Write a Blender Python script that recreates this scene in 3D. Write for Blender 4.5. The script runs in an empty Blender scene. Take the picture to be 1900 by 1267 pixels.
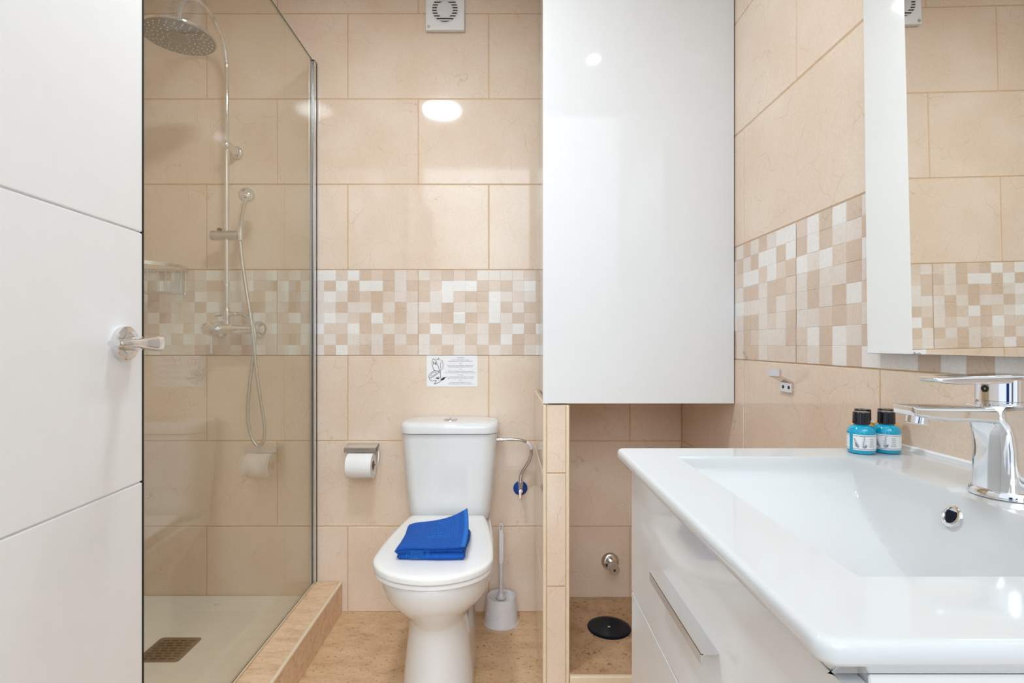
import bpy, bmesh, math, random
from mathutils import Vector, Matrix
R = math.radians
random.seed(7)
SC = bpy.context.scene
COL = SC.collection

# ------------------------------------------------------------------ camera
F = 974.0                      # focal length in pixels of the 1900 px wide frame
CAMZ = 1.046
cam_data = bpy.data.cameras.new('camera')
cam_data.sensor_width = 36.0
cam_data.lens = 36.0 * F / 1900.0
cam_data.shift_x = 10.0 / 1900.0
cam_data.shift_y = 3.5 / 1900.0
cam_data.clip_start = 0.02
cam = bpy.data.objects.new('camera', cam_data)
cam.location = (0, 0, CAMZ)
cam.rotation_euler = (R(90), 0, 0)
COL.objects.link(cam)
SC.camera = cam

# ------------------------------------------------------------------ world (the bright hall behind the open door)
W = bpy.data.worlds.new('world')
SC.world = W
W.use_nodes = True
bg = W.node_tree.nodes['Background']
bg.inputs[0].default_value = (0.83, 0.925, 1.0, 1)
HALL_BASE, FILL_GLOW = 1.0, 3.6      # even hall light, and an added fill glow high behind the camera
_t = W.node_tree
def _n(kind, **kw):
    q = _t.nodes.new(kind)
    for k, v in kw.items(): setattr(q, k, v)
    return q
_tc = _n('ShaderNodeTexCoord')
_dp = _n('ShaderNodeVectorMath', operation='DOT_PRODUCT')
_dp.inputs[1].default_value = (0.03, -0.865, 0.50)
_t.links.new(_tc.outputs['Generated'], _dp.inputs[0])
_mr = _n('ShaderNodeMapRange', interpolation_type='SMOOTHSTEP')
_mr.inputs['From Min'].default_value = 0.86; _mr.inputs['From Max'].default_value = 1.0
_mr.inputs['To Min'].default_value = HALL_BASE; _mr.inputs['To Max'].default_value = HALL_BASE + FILL_GLOW
_t.links.new(_dp.outputs['Value'], _mr.inputs['Value'])
_t.links.new(_mr.outputs['Result'], bg.inputs[1])
# the hall: pale walls, a darker floor, and made-up dark bands for chrome to reflect
_sx = _n('ShaderNodeSeparateXYZ'); _t.links.new(_tc.outputs['Generated'], _sx.inputs[0])
_az = _n('ShaderNodeMath', operation='ARCTAN2'); _t.links.new(_sx.outputs['X'], _az.inputs[0]); _t.links.new(_sx.outputs['Y'], _az.inputs[1])
_cr = _n('ShaderNodeValToRGB'); _cr.color_ramp.interpolation = 'LINEAR'
_e = _cr.color_ramp.elements
_pale = (0.83, 0.925, 1.0, 1)
_e[0].position = 0.0; _e[0].color = _pale
_e[1].position = 1.0; _e[1].color = _pale
for _p, _c in ((0.020, _pale), (0.024, (0.10, 0.11, 0.13, 1)), (0.038, (0.10, 0.11, 0.13, 1)), (0.042, _pale), (0.062, _pale), (0.066, (0.012, 0.03, 0.16, 1)), (0.092, (0.012, 0.03, 0.16, 1)), (0.096, _pale),
               (0.170, _pale), (0.174, (0.30, 0.31, 0.33, 1)), (0.20, (0.30, 0.31, 0.33, 1)), (0.204, _pale), (0.93, _pale), (0.934, (0.25, 0.24, 0.23, 1)), (0.955, (0.25, 0.24, 0.23, 1)), (0.959, _pale)):
    _k = _e.new(_p); _k.color = _c
_ma = _n('ShaderNodeMapRange'); _ma.inputs['From Min'].default_value = -math.pi; _ma.inputs['From Max'].default_value = math.pi
_t.links.new(_az.outputs[0], _ma.inputs['Value']); _t.links.new(_ma.outputs['Result'], _cr.inputs['Fac'])
_up = _n('ShaderNodeMapRange'); _up.inputs['From Min'].default_value = 0.16; _up.inputs['From Max'].default_value = 0.20
_t.links.new(_sx.outputs['Z'], _up.inputs['Value'])
_m1 = _n('ShaderNodeMix', data_type='RGBA'); _m1.inputs[7].default_value = _pale
_t.links.new(_up.outputs['Result'], _m1.inputs[0]); _t.links.new(_cr.outputs['Color'], _m1.inputs[6])
_dn = _n('ShaderNodeMapRange'); _dn.inputs['From Min'].default_value = -0.36; _dn.inputs['From Max'].default_value = -0.33
_t.links.new(_sx.outputs['Z'], _dn.inputs['Value'])
_m2 = _n('ShaderNodeMix', data_type='RGBA'); _m2.inputs[6].default_value = (0.50, 0.47, 0.43, 1)
_t.links.new(_dn.outputs['Result'], _m2.inputs[0]); _t.links.new(_m1.outputs[2], _m2.inputs[7])
_t.links.new(_m2.outputs[2], bg.inputs[0])
LAMP_CEILING = 122.0            # emission of the round opal ceiling lamp
LAMP_SPOT = 240.0              # emission of the small recessed spots

# ------------------------------------------------------------------ exposure
SC.view_settings.view_transform = 'Standard'
SC.view_settings.look = 'None'
SC.view_settings.exposure = 0.26
SC.view_settings.gamma = 1.0
SC.view_settings.use_curve_mapping = False
SC.cycles.use_denoising = True
SC.cycles.max_bounces = 14
SC.cycles.diffuse_bounces = 7
SC.cycles.glossy_bounces = 8
SC.cycles.transparent_max_bounces = 16
SC.cycles.sample_clamp_indirect = 8.0

def P(px, py, Y):
    """World point at depth Y seen at pixel (px, py) of the photograph."""
    return Vector(((px - 940.0) * Y / F, Y, CAMZ - (py - 637.0) * Y / F))

# ------------------------------------------------------------------ materials
def new_mat(name):
    m = bpy.data.materials.new(name)
    m.use_nodes = True
    return m, m.node_tree, m.node_tree.nodes['Principled BSDF']

def pbr(name, col, rough=0.5, metal=0.0, noise=0.0, nscale=30.0, bump=0.0, bscale=200.0, coat=0.0, ior=1.5, trans=0.0, vary_rough=0.0, spec=0.5):
    m, t, b = new_mat(name)
    N, L = t.nodes, t.links
    b.inputs['Roughness'].default_value = rough
    b.inputs['Metallic'].default_value = metal
    b.inputs['IOR'].default_value = ior
    b.inputs['Specular IOR Level'].default_value = spec
    b.inputs['Coat Weight'].default_value = coat
    b.inputs['Coat Roughness'].default_value = 0.04
    b.inputs['Transmission Weight'].default_value = trans
    tc = N.new('ShaderNodeTexCoord')
    nz = N.new('ShaderNodeTexNoise')
    nz.inputs['Scale'].default_value = nscale
    nz.inputs['Detail'].default_value = 5
    L.new(tc.outputs['Object'], nz.inputs['Vector'])
    rp = N.new('ShaderNodeValToRGB')
    rp.color_ramp.elements[0].position = 0.3
    rp.color_ramp.elements[1].position = 0.7
    k0, k1 = 1 - noise, 1 + noise * 0.5
    rp.color_ramp.elements[0].color = (col[0]*k0, col[1]*k0, col[2]*k0, 1)
    rp.color_ramp.elements[1].color = (min(1, col[0]*k1), min(1, col[1]*k1), min(1, col[2]*k1), 1)
    L.new(nz.outputs['Fac'], rp.inputs['Fac'])
    L.new(rp.outputs['Color'], b.inputs['Base Color'])
    if vary_rough:
        mr = N.new('ShaderNodeMapRange')
        mr.inputs['To Min'].default_value = rough
        mr.inputs['To Max'].default_value = rough + vary_rough
        L.new(nz.outputs['Fac'], mr.inputs['Value'])
        L.new(mr.outputs['Result'], b.inputs['Roughness'])
    if bump:
        nb = N.new('ShaderNodeTexNoise')
        nb.inputs['Scale'].default_value = bscale
        nb.inputs['Detail'].default_value = 4
        L.new(tc.outputs['Object'], nb.inputs['Vector'])
        bp = N.new('ShaderNodeBump')
        bp.inputs['Strength'].default_value = bump
        bp.inputs['Distance'].default_value = 0.002
        L.new(nb.outputs['Fac'], bp.inputs['Height'])
        L.new(bp.outputs['Normal'], b.inputs['Normal'])
    return m

def marble(name, c_lo, c_hi, vein, vein_amt, rough=0.12, vscale=9.0, bump=0.05):
    """Cream marble look: soft clouds, thin wandering veins, fine grain."""
    m, t, b = new_mat(name)
    N, L = t.nodes, t.links
    tc = N.new('ShaderNodeTexCoord')
    n1 = N.new('ShaderNodeTexNoise'); n1.inputs['Scale'].default_value = 5.0; n1.inputs['Detail'].default_value = 6
    L.new(tc.outputs['Object'], n1.inputs['Vector'])
    r1 = N.new('ShaderNodeValToRGB')
    r1.color_ramp.elements[0].position = 0.36; r1.color_ramp.elements[0].color = (*c_lo, 1)
    r1.color_ramp.elements[1].position = 0.64; r1.color_ramp.elements[1].color = (*c_hi, 1)
    L.new(n1.outputs['Fac'], r1.inputs['Fac'])
    # warped coordinates for the veins
    n2 = N.new('ShaderNodeTexNoise'); n2.inputs['Scale'].default_value = 9.0; n2.inputs['Detail'].default_value = 4
    L.new(tc.outputs['Object'], n2.inputs['Vector'])
    sc_ = N.new('ShaderNodeVectorMath'); sc_.operation = 'SCALE'; sc_.inputs['Scale'].default_value = 0.11
    L.new(n2.outputs['Color'], sc_.inputs[0])
    ad = N.new('ShaderNodeVectorMath'); ad.operation = 'ADD'
    L.new(tc.outputs['Object'], ad.inputs[0]); L.new(sc_.outputs['Vector'], ad.inputs[1])
    vo = N.new('ShaderNodeTexVoronoi'); vo.feature = 'DISTANCE_TO_EDGE'; vo.inputs['Scale'].default_value = vscale
    L.new(ad.outputs['Vector'], vo.inputs['Vector'])
    rv = N.new('ShaderNodeValToRGB')
    rv.color_ramp.elements[0].position = 0.0; rv.color_ramp.elements[0].color = (1, 1, 1, 1)
    rv.color_ramp.elements[1].position = 0.013; rv.color_ramp.elements[1].color = (0, 0, 0, 1)
    L.new(vo.outputs['Distance'], rv.inputs['Fac'])
    n3 = N.new('ShaderNodeTexNoise'); n3.inputs['Scale'].default_value = 11.0; n3.inputs['Detail'].default_value = 2
    L.new(tc.outputs['Object'], n3.inputs['Vector'])
    r3 = N.new('ShaderNodeValToRGB')
    r3.color_ramp.elements[0].position = 0.42; r3.color_ramp.elements[0].color = (0, 0, 0, 1)
    r3.color_ramp.elements[1].position = 0.66; r3.color_ramp.elements[1].color = (vein_amt,)*3 + (1,)
    L.new(n3.outputs['Fac'], r3.inputs['Fac'])
    mu = N.new('ShaderNodeMath'); mu.operation = 'MULTIPLY'
    L.new(rv.outputs['Color'], mu.inputs[0]); L.new(r3.outputs['Color'], mu.inputs[1])
    mx = N.new('ShaderNodeMix'); mx.data_type = 'RGBA'
    L.new(mu.outputs['Value'], mx.inputs[0]); L.new(r1.outputs['Color'], mx.inputs[6]); mx.inputs[7].default_value = (*vein, 1)
    # grain
    n4 = N.new('ShaderNodeTexNoise'); n4.inputs['Scale'].default_value = 260.0; n4.inputs['Detail'].default_value = 3
    L.new(tc.outputs['Object'], n4.inputs['Vector'])
    mr = N.new('ShaderNodeMapRange'); mr.inputs['From Min'].default_value = 0.3; mr.inputs['From Max'].default_value = 0.7
    mr.inputs['To Min'].default_value = 0.94; mr.inputs['To Max'].default_value = 1.04
    L.new(n4.outputs['Fac'], mr.inputs['Value'])
    mg = N.new('ShaderNodeVectorMath'); mg.operation = 'SCALE'
    L.new(mx.outputs[2], mg.inputs[0]); L.new(mr.outputs['Result'], mg.inputs['Scale'])
    L.new(mg.outputs['Vector'], b.inputs['Base Color'])
    b.inputs['Roughness'].default_value = rough
    bp = N.new('ShaderNodeBump'); bp.inputs['Strength'].default_value = bump; bp.inputs['Distance'].default_value = 0.002
    L.new(n2.outputs['Fac'], bp.inputs['Height']); L.new(bp.outputs['Normal'], b.inputs['Normal'])
    return m

def stone(name, c0, c1, c2, stretch, speck=0.0, rough=0.45, bump=0.35):
    """Brown slate look: stretched layers with darker strokes and specks."""
    m, t, b = new_mat(name)
    N, L = t.nodes, t.links
    tc = N.new('ShaderNodeTexCoord')
    mp = N.new('ShaderNodeMapping'); mp.inputs['Scale'].default_value = stretch
    mp.inputs['Rotation'].default_value = (0.12, -0.1, 0.28)
    L.new(tc.outputs['Object'], mp.inputs['Vector'])
    n1 = N.new('ShaderNodeTexNoise'); n1.inputs['Scale'].default_value = 9.0; n1.inputs['Detail'].default_value = 12; n1.inputs['Roughness'].default_value = 0.80
    n1.inputs['Distortion'].default_value = 0.25
    L.new(mp.outputs['Vector'], n1.inputs['Vector'])
    rp = N.new('ShaderNodeValToRGB')
    e = rp.color_ramp.elements
    e[0].position = 0.30; e[0].color = (*c0, 1)
    e[1].position = 0.68; e[1].color = (*c2, 1)
    k = e.new(0.47); k.color = (*c1, 1)
    L.new(n1.outputs['Fac'], rp.inputs['Fac'])
    out = rp.outputs['Color']
    if speck:
        n2 = N.new('ShaderNodeTexNoise'); n2.inputs['Scale'].default_value = 95.0; n2.inputs['Detail'].default_value = 3
        L.new(tc.outputs['Object'], n2.inputs['Vector'])
        r2 = N.new('ShaderNodeValToRGB')
        r2.color_ramp.elements[0].position = 0.28; r2.color_ramp.elements[0].color = (speck,)*3 + (1,)
        r2.color_ramp.elements[1].position = 0.40; r2.color_ramp.elements[1].color = (0, 0, 0, 1)
        L.new(n2.outputs['Fac'], r2.inputs['Fac'])
        mx = N.new('ShaderNodeMix'); mx.data_type = 'RGBA'
        L.new(r2.outputs['Color'], mx.inputs[0]); L.new(out, mx.inputs[6]); mx.inputs[7].default_value = (0.09, 0.045, 0.02, 1)
        out = mx.outputs[2]
    L.new(out, b.inputs['Base Color'])
    b.inputs['Roughness'].default_value = rough
    bp = N.new('ShaderNodeBump'); bp.inputs['Strength'].default_value = bump; bp.inputs['Distance'].default_value = 0.003
    L.new(n1.outputs['Fac'], bp.inputs['Height']); L.new(bp.outputs['Normal'], b.inputs['Normal'])
    return m

def glass_mat(name, tint, ior=1.5):
    """Thin pane: Fresnel mirror over a clear tinted sheet (same for every ray)."""
    m = bpy.data.materials.new(name); m.use_nodes = True
    t = m.node_tree; N, L = t.nodes, t.links
    for n in list(N): N.remove(n)
    out = N.new('ShaderNodeOutputMaterial')
    mix = N.new('ShaderNodeMixShader')
    tr = N.new('ShaderNodeBsdfTransparent'); tr.inputs[0].default_value = (*tint, 1)
    gl = N.new('ShaderNodeBsdfGlossy'); gl.inputs['Roughness'].default_value = 0.0
    fr = N.new('ShaderNodeFresnel')
    ge = N.new('ShaderNodeNewGeometry')
    mr = N.new('ShaderNodeMapRange'); mr.inputs['To Min'].default_value = ior; mr.inputs['To Max'].default_value = 1.0 / ior
    L.new(ge.outputs['Backfacing'], mr.inputs['Value']); L.new(mr.outputs['Result'], fr.inputs['IOR'])
    L.new(fr.outputs['Fac'], mix.inputs[0]); L.new(tr.outputs[0], mix.inputs[1]); L.new(gl.outputs[0], mix.inputs[2])
    L.new(mix.outputs[0], out.inputs['Surface'])
    return m

def emit(name, col, s):
    m, t, b = new_mat(name)
    b.inputs['Base Color'].default_value = (0.9, 0.9, 0.9, 1)
    b.inputs['Emission Color'].default_value = (*col, 1)
    b.inputs['Emission Strength'].default_value = s
    return m

M = {}
M['tile'] = marble('cream_wall_tile', (0.755, 0.60, 0.468), (0.80, 0.665, 0.545), (0.44, 0.26, 0.14), 0.42, vscale=10.0, rough=0.07)
M['grout'] = pbr('sand_grout', (0.66, 0.44, 0.26), 0.8, noise=0.1, nscale=60)
M['mw'] = marble('white_mosaic', (0.80, 0.765, 0.73), (0.86, 0.84, 0.81), (0.55, 0.45, 0.36), 0.3, rough=0.16, vscale=16)
M['ml'] = marble('pale_mosaic', (0.735, 0.645, 0.57), (0.80, 0.735, 0.675), (0.5, 0.36, 0.25), 0.4, rough=0.16, vscale=16)
M['mc'] = marble('cream_mosaic', (0.70, 0.56, 0.45), (0.765, 0.645, 0.55), (0.42, 0.26, 0.16), 0.5, rough=0.16, vscale=16)
M['mt'] = marble('tan_mosaic', (0.625, 0.475, 0.36), (0.70, 0.56, 0.445), (0.27, 0.16, 0.09), 0.6, rough=0.16, vscale=16)
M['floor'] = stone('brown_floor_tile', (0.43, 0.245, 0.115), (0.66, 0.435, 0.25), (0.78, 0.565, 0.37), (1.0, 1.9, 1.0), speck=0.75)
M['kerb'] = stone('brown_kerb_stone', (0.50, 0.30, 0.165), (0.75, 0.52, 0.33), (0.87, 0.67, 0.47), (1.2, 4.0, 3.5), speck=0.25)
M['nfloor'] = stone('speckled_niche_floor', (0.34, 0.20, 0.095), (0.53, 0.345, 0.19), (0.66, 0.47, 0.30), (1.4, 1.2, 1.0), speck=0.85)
M['trim'] = pbr('cream_edge_trim', (0.80, 0.68, 0.50), 0.3, noise=0.04, nscale=40)
M['white_wall'] = pbr('white_plaster', (0.86, 0.85, 0.83), 0.85, noise=0.02, bump=0.05)
M['ceil'] = pbr('white_ceiling_paint', (0.88, 0.875, 0.86), 0.9, noise=0.02)
M['porc'] = pbr('white_porcelain', (0.755, 0.76, 0.76), 0.07, noise=0.01)
M['cabdoor'] = pbr('white_cabinet_lacquer', (0.75, 0.755, 0.755), 0.05, noise=0.01, spec=0.2)
M['ceramic'] = pbr('dimmed_basin_ceramic', (0.63, 0.635, 0.635), 0.06, noise=0.01)  # the porcelain white, darkened to offset the strong light on the basin
M['nozzle'] = pbr('grey_nozzle_plate', (0.30, 0.29, 0.275), 0.4, metal=0.35, noise=0.05)
M['seat'] = pbr('white_seat_plastic', (0.84, 0.84, 0.835), 0.16, noise=0.01)
M['lacq'] = pbr('white_gloss_lacquer', (0.75, 0.755, 0.755), 0.06, noise=0.01)
M['doorp'] = pbr('white_door_paint', (0.87, 0.875, 0.88), 0.38, noise=0.01)
M['tray'] = pbr('white_shower_tray', (0.94, 0.94, 0.925), 0.35, noise=0.03, nscale=12, bump=0.05)
M['chrome'] = pbr('polished_chrome', (0.80, 0.80, 0.81), 0.05, metal=1.0, noise=0.02)
M['steel'] = pbr('brushed_steel', (0.60, 0.59, 0.57), 0.28, metal=1.0, noise=0.06, nscale=90)
M['alu'] = pbr('satin_aluminium', (0.78, 0.78, 0.79), 0.24, metal=1.0, noise=0.03)
M['hose'] = pbr('ribbed_hose_metal', (0.68, 0.67, 0.65), 0.2, metal=1.0, noise=0.05, nscale=200)
M['bronze'] = pbr('dull_bronze_grate', (0.30, 0.21, 0.13), 0.38, metal=0.7, noise=0.1)
M['dark'] = pbr('dark_opening', (0.02, 0.018, 0.016), 0.6, noise=0.1)
M['matblack'] = pbr('matte_black', (0.006, 0.006, 0.006), 0.7, noise=0.1)
M['blackp'] = pbr('black_plastic', (0.008, 0.010, 0.016), 0.12, noise=0.1)
M['navy'] = pbr('navy_gloss_cap', (0.002, 0.007, 0.018), 0.22, noise=0.1, spec=0.15)
M['ventw'] = pbr('white_fan_plastic', (0.80, 0.80, 0.81), 0.3, noise=0.01)
M['brushp'] = pbr('grey_white_plastic', (0.71, 0.70, 0.72), 0.3, noise=0.02)
M['paper'] = pbr('white_paper', (0.86, 0.86, 0.88), 0.6, noise=0.01)
M['tissue'] = pbr('white_tissue', (0.85, 0.845, 0.84), 0.95, noise=0.03, bump=0.4, bscale=160)
M['card'] = pbr('brown_cardboard', (0.35, 0.22, 0.13), 0.9, noise=0.1)
M['ink'] = pbr('black_ink', (0.015, 0.015, 0.018), 0.7, noise=0.1)
M['greyink'] = pbr('grey_ink', (0.13, 0.13, 0.15), 0.7, noise=0.1)
M['blueesc'] = pbr('blue_plastic', (0.005, 0.055, 0.30), 0.25, noise=0.05)
M['towel'] = pbr('blue_terry', (0.004, 0.105, 0.50), 0.95, noise=0.45, nscale=420, bump=1.0, bscale=520)
M['towel_hem'] = pbr('blue_woven_hem', (0.015, 0.16, 0.56), 0.85, noise=0.25, nscale=300, bump=0.6, bscale=300)
M['soap'] = pbr('blue_liquid', (0.0, 0.36, 0.56), 0.08, noise=0.06, nscale=30, coat=0.5)
M['amber'] = pbr('amber_liquid', (0.72, 0.36, 0.03), 0.08, noise=0.06, nscale=30, coat=0.5)
M['label'] = pbr('white_label', (0.84, 0.86, 0.88), 0.35, noise=0.01)
M['mirror'] = pbr('mirror_silver', (0.90, 0.895, 0.87), 0.0, metal=1.0)
M['mirror_edge'] = pbr('mirror_edge', (0.28, 0.30, 0.30), 0.2, metal=0.6)
M['glass'] = glass_mat('clear_shower_glass', (0.988, 0.988, 0.945), 1.68)
M['glass_edge'] = pbr('greenish_glass_edge', (0.10, 0.16, 0.13), 0.1, noise=0.05)
M['lamp'] = emit('opal_lamp_glow', (0.85, 0.935, 1.0), LAMP_CEILING)
M['spot'] = emit('spot_glow', (0.87, 0.945, 1.0), LAMP_SPOT)

# ------------------------------------------------------------------ helpers
WL = {}        # world offset of every object made here

def link(o, parent=None, off=Vector((0, 0, 0))):
    COL.objects.link(o)
    if parent is not None:
        o.parent = parent
    WL[o.name] = off
    return o

def thing(name, label, cat, loc=(0, 0, 0), group=None):
    o = bpy.data.objects.new(name, None)
    o.empty_display_size = 0.05
    o.location = loc
    link(o, None, Vector(loc))
    tag(o, label, cat, group)
    return o

def tag(o, label, cat, group=None):
    o['label'] = label; o['category'] = cat
    if group: o['group'] = group
    return o

def obj(name, bm, mats, parent=None, smooth=40, loc=None, local=False, label=None):
    """One mesh object; the bmesh holds world coordinates unless local."""
    me = bpy.data.meshes.new(name)
    off = Vector((0, 0, 0))
    if parent is not None:
        off = WL[parent.name].copy()
    elif loc is not None:
        off = Vector(loc)
    if not local and off.length > 0:
        bmesh.ops.translate(bm, verts=bm.verts, vec=-off)
    bmesh.ops.recalc_face_normals(bm, faces=bm.faces)
    bm.to_mesh(me); bm.free()
    if isinstance(mats, str): mats = [mats]
    for k in mats: me.materials.append(M[k])
    if smooth:
        me.shade_smooth()
        me.set_sharp_from_angle(angle=R(smooth))
    o = bpy.data.objects.new(name, me)
    if smooth in (30, 40):
        wn = o.modifiers.new('weighted_normal', 'WEIGHTED_NORMAL'); wn.keep_sharp = True; wn.weight = 90
    if parent is None and loc is not None:
        o.location = loc
    link(o, parent, off)
    if label: o['label'] = label
    return o

def struct(name, bm, mats, parent=None, smooth=0):
    o = obj(name, bm, mats, parent, smooth)
    if parent is None: o['kind'] = 'structure'
    return o

def NB(): return bmesh.new()

def box(bm, x0, x1, y0, y1, z0, z1, bev=0.0, seg=2, mat=0):
    r = bmesh.ops.create_cube(bm, size=1.0)
    vs = r['verts']
    for v in vs:
        v.co = Vector(((x0+x1)/2 + v.co.x*(x1-x0), (y0+y1)/2 + v.co.y*(y1-y0), (z0+z1)/2 + v.co.z*(z1-z0)))
    fs = {f for v in vs for f in v.link_faces}
    for f in fs: f.material_index = mat
    if bev > 0:
        es = list({e for v in vs for e in v.link_edges})
        g = bmesh.ops.bevel(bm, geom=es, offset=bev, segments=seg, profile=0.5, affect='EDGES')
        for f in g['faces']: f.material_index = mat

def loft(bm, rings, cap0=True, cap1=True, mat=0, closed=True):
    vr = [[bm.verts.new(p) for p in r] for r in rings]
    n = len(rings[0])
    for a, b in zip(vr, vr[1:]):
        for i in range(n if closed else n-1):
            j = (i+1) % n
            f = bm.faces.new((a[i], a[j], b[j], b[i])); f.material_index = mat
    if cap0: bm.faces.new(list(reversed(vr[0]))).material_index = mat
    if cap1: bm.faces.new(vr[-1]).material_index = mat
    return vr

def frame(d):
    d = Vector(d).normalized()
    up = Vector((0, 0, 1)) if abs(d.z) < 0.9 else Vector((1, 0, 0))
    u = d.cross(up).normalized()
    return u, d.cross(u).normalized(), d

def lathe(bm, prof, org, axis=(0, 0, 1), n=32, mat=0, caps=True):
    """prof: (radius, height along the axis)."""
    u, v, d = frame(axis); org = Vector(org)
    rings = [[org + d*h + (u*math.cos(2*math.pi*i/n) + v*math.sin(2*math.pi*i/n))*max(r, 1e-5) for i in range(n)] for r, h in prof]
    return loft(bm, rings, caps, caps, mat)

def tube(bm, pts, rad, n=12, mat=0, caps=True, ell=None):
    pts = [Vector(p) for p in pts]
    rings = []
    t0 = (pts[1]-pts[0]).normalized()
    u, v, _ = frame(t0)
    for i, p in enumerate(pts):
        if i == 0: t = t0
        elif i == len(pts)-1: t = (pts[i]-pts[i-1]).normalized()
        else: t = ((pts[i+1]-pts[i]).normalized() + (pts[i]-pts[i-1]).normalized()).normalized()
        u = (u - t*u.dot(t)).normalized(); v = t.cross(u).normalized()
        r = rad[i] if isinstance(rad, (list, tuple)) else rad
        rings.append([p + (u*math.cos(2*math.pi*k/n) + v*math.sin(2*math.pi*k/n))*r for k in range(n)])
    return loft(bm, rings, caps, caps, mat)

def spline(pts, m=8):
    """Catmull-Rom through the points."""
    pts = [Vector(p) for p in pts]
    out = []
    q = [pts[0]*2-pts[1]] + pts + [pts[-1]*2-pts[-2]]
    for i in range(1, len(q)-2):
        a, b, c, d = q[i-1], q[i], q[i+1], q[i+2]
        for k in range(m):
            s = k/m
            out.append(0.5*((2*b) + (c-a)*s + (2*a-5*b+4*c-d)*s*s + (3*b-a-3*c+d)*s*s*s))
    out.append(pts[-1])
    return out

def resample(pts, step):
    out = [pts[0].copy()]; acc = 0.0
    for a, b in zip(pts, pts[1:]):
        L = (b-a).length
        if L < 1e-9: continue
        s = step-acc
        while s <= L:
            out.append(a.lerp(b, s/L)); s += step
        acc = L-(s-step)
    return out

def rrect(cx, cy, hx, hy, r, z, n=6):
    pts = []
    for (sx, sy, a0) in ((1, 1, 0), (-1, 1, 90), (-1, -1, 180), (1, -1, 270)):
        for k in range(n+1):
            a = R(a0 + 90*k/n)
            pts.append(Vector((cx+sx*(hx-r)+r*math.cos(a), cy+sy*(hy-r)+r*math.sin(a), z)))
    return pts

def prism(bm, poly, y0, y1, bev=0.0, seg=2, mat=0):
    """poly of (x, z) pushed along y."""
    a = [bm.verts.new((x, y0, z)) for x, z in poly]
    b = [bm.verts.new((x, y1, z)) for x, z in poly]
    n = len(poly); fs = []
    fs.append(bm.faces.new(a)); fs.append(bm.faces.new(list(reversed(b))))
    for i in range(n):
        j = (i+1) % n
        fs.append(bm.faces.new((a[i], b[i], b[j], a[j])))
    for f in fs: f.material_index = mat
    if bev:
        es = list({e for f in fs for e in f.edges})
        g = bmesh.ops.bevel(bm, geom=es, offset=bev, segments=seg, profile=0.5, affect='EDGES')
        for f in g['faces']: f.material_index = mat

# ------------------------------------------------------------------ the room
XR, XL, YB, YF, ZC = 0.6825, -1.45, 2.045, 0.05, 2.42
TW, TH = 0.55, 0.333
CELL = TW/12
GW, BV, DP = 0.0011, 0.0024, 0.0022       # half joint, bevel, depth of a tile's rim

def tile_quad(bm, O, u, v, n, a0, a1, b0, b1, mat, dp=DP, bv=BV, lift=0.0):
    lo = [(a0, b0), (a1, b0), (a1, b1), (a0, b1)]
    hi = [(a0+bv, b0+bv), (a1-bv, b0+bv), (a1-bv, b1-bv), (a0+bv, b1-bv)]
    L = [bm.verts.new(O + u*a + v*b - n*dp) for a, b in lo]
    H = [bm.verts.new(O + u*a + v*b + n*lift) for a, b in hi]
    f = bm.faces.new(H); f.material_index = mat
    for i in range(4):
        j = (i+1) % 4
        bm.faces.new((L[i], L[j], H[j], H[i])).material_index = mat

KEY = {'W': 2, 'L': 3, 'C': 4, 'T': 5}
def tiled(bm, O, u, v, n, a0, a1, z1, offA, offB, pattern=None, z0=0.0):
    """Running bond of large tiles with one course of mosaic tiles; a along u, rows along v."""
    rows = int(math.ceil(z1/TH))
    for k in range(rows):
        b0, b1 = max(k*TH, z0), min((k+1)*TH, z1)
        if b1-b0 < 0.01: continue
        off = offA if k % 2 == 0 else offB
        m0 = math.floor((a0-off)/TW)
        s = off+m0*TW
        while s < a1:
            c0, c1 = max(s, a0), min(s+TW, a1)
            if c1-c0 > 0.006:
                if k == 3 and pattern is not None:
                    tid = round((s-off)/TW)
                    for r in range(8):
                        for c in range(12):
                            x0, x1 = s+c*CELL, s+(c+1)*CELL
                            if x1 <= a0+0.003 or x0 >= a1-0.003: continue
                            x0, x1 = max(x0, a0), min(x1, a1)
                            if c == 0: x0 += GW
                            if c == 11: x1 -= GW
                            zz1 = b1-r*TH/8; zz0 = b1-(r+1)*TH/8
                            if r == 0: zz1 -= GW
                            if r == 7: zz0 += GW
                            key = pattern(tid, r, c)
                            lift = (0.0010, 0.0, 0.0014, 0.0005)[(r*5+c*3+tid) % 4]
                            tile_quad(bm, O, u, v, n, x0, x1, zz0, zz1, KEY[key], dp=0.0004, bv=0.0009, lift=lift*0.4)
                else:
                    tile_quad(bm, O, u, v, n, c0+GW, c1-GW, b0+GW, b1-GW, 1)
            s += TW
    # joints
    g = [bm.verts.new(O + u*a + v*b - n*0.0016) for a, b in ((a0-0.02, z0-0.02), (a1+0.02, z0-0.02), (a1+0.02, z1+0.02), (a0-0.02, z1+0.02))]
    bm.faces.new(g).material_index = 0
    # the wall behind
    h = [bm.verts.new(O + u*a + v*b - n*0.09) for a, b in ((a0-0.02, z0-0.02), (a1+0.02, z0-0.02), (a1+0.02, z1+0.02), (a0-0.02, z1+0.02))]
    bm.faces.new(list(reversed(h))).material_index = 0
    for i in range(4):
        j = (i+1) % 4
        bm.faces.new((g[i], h[i], h[j], g[j])).material_index = 0

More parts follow.
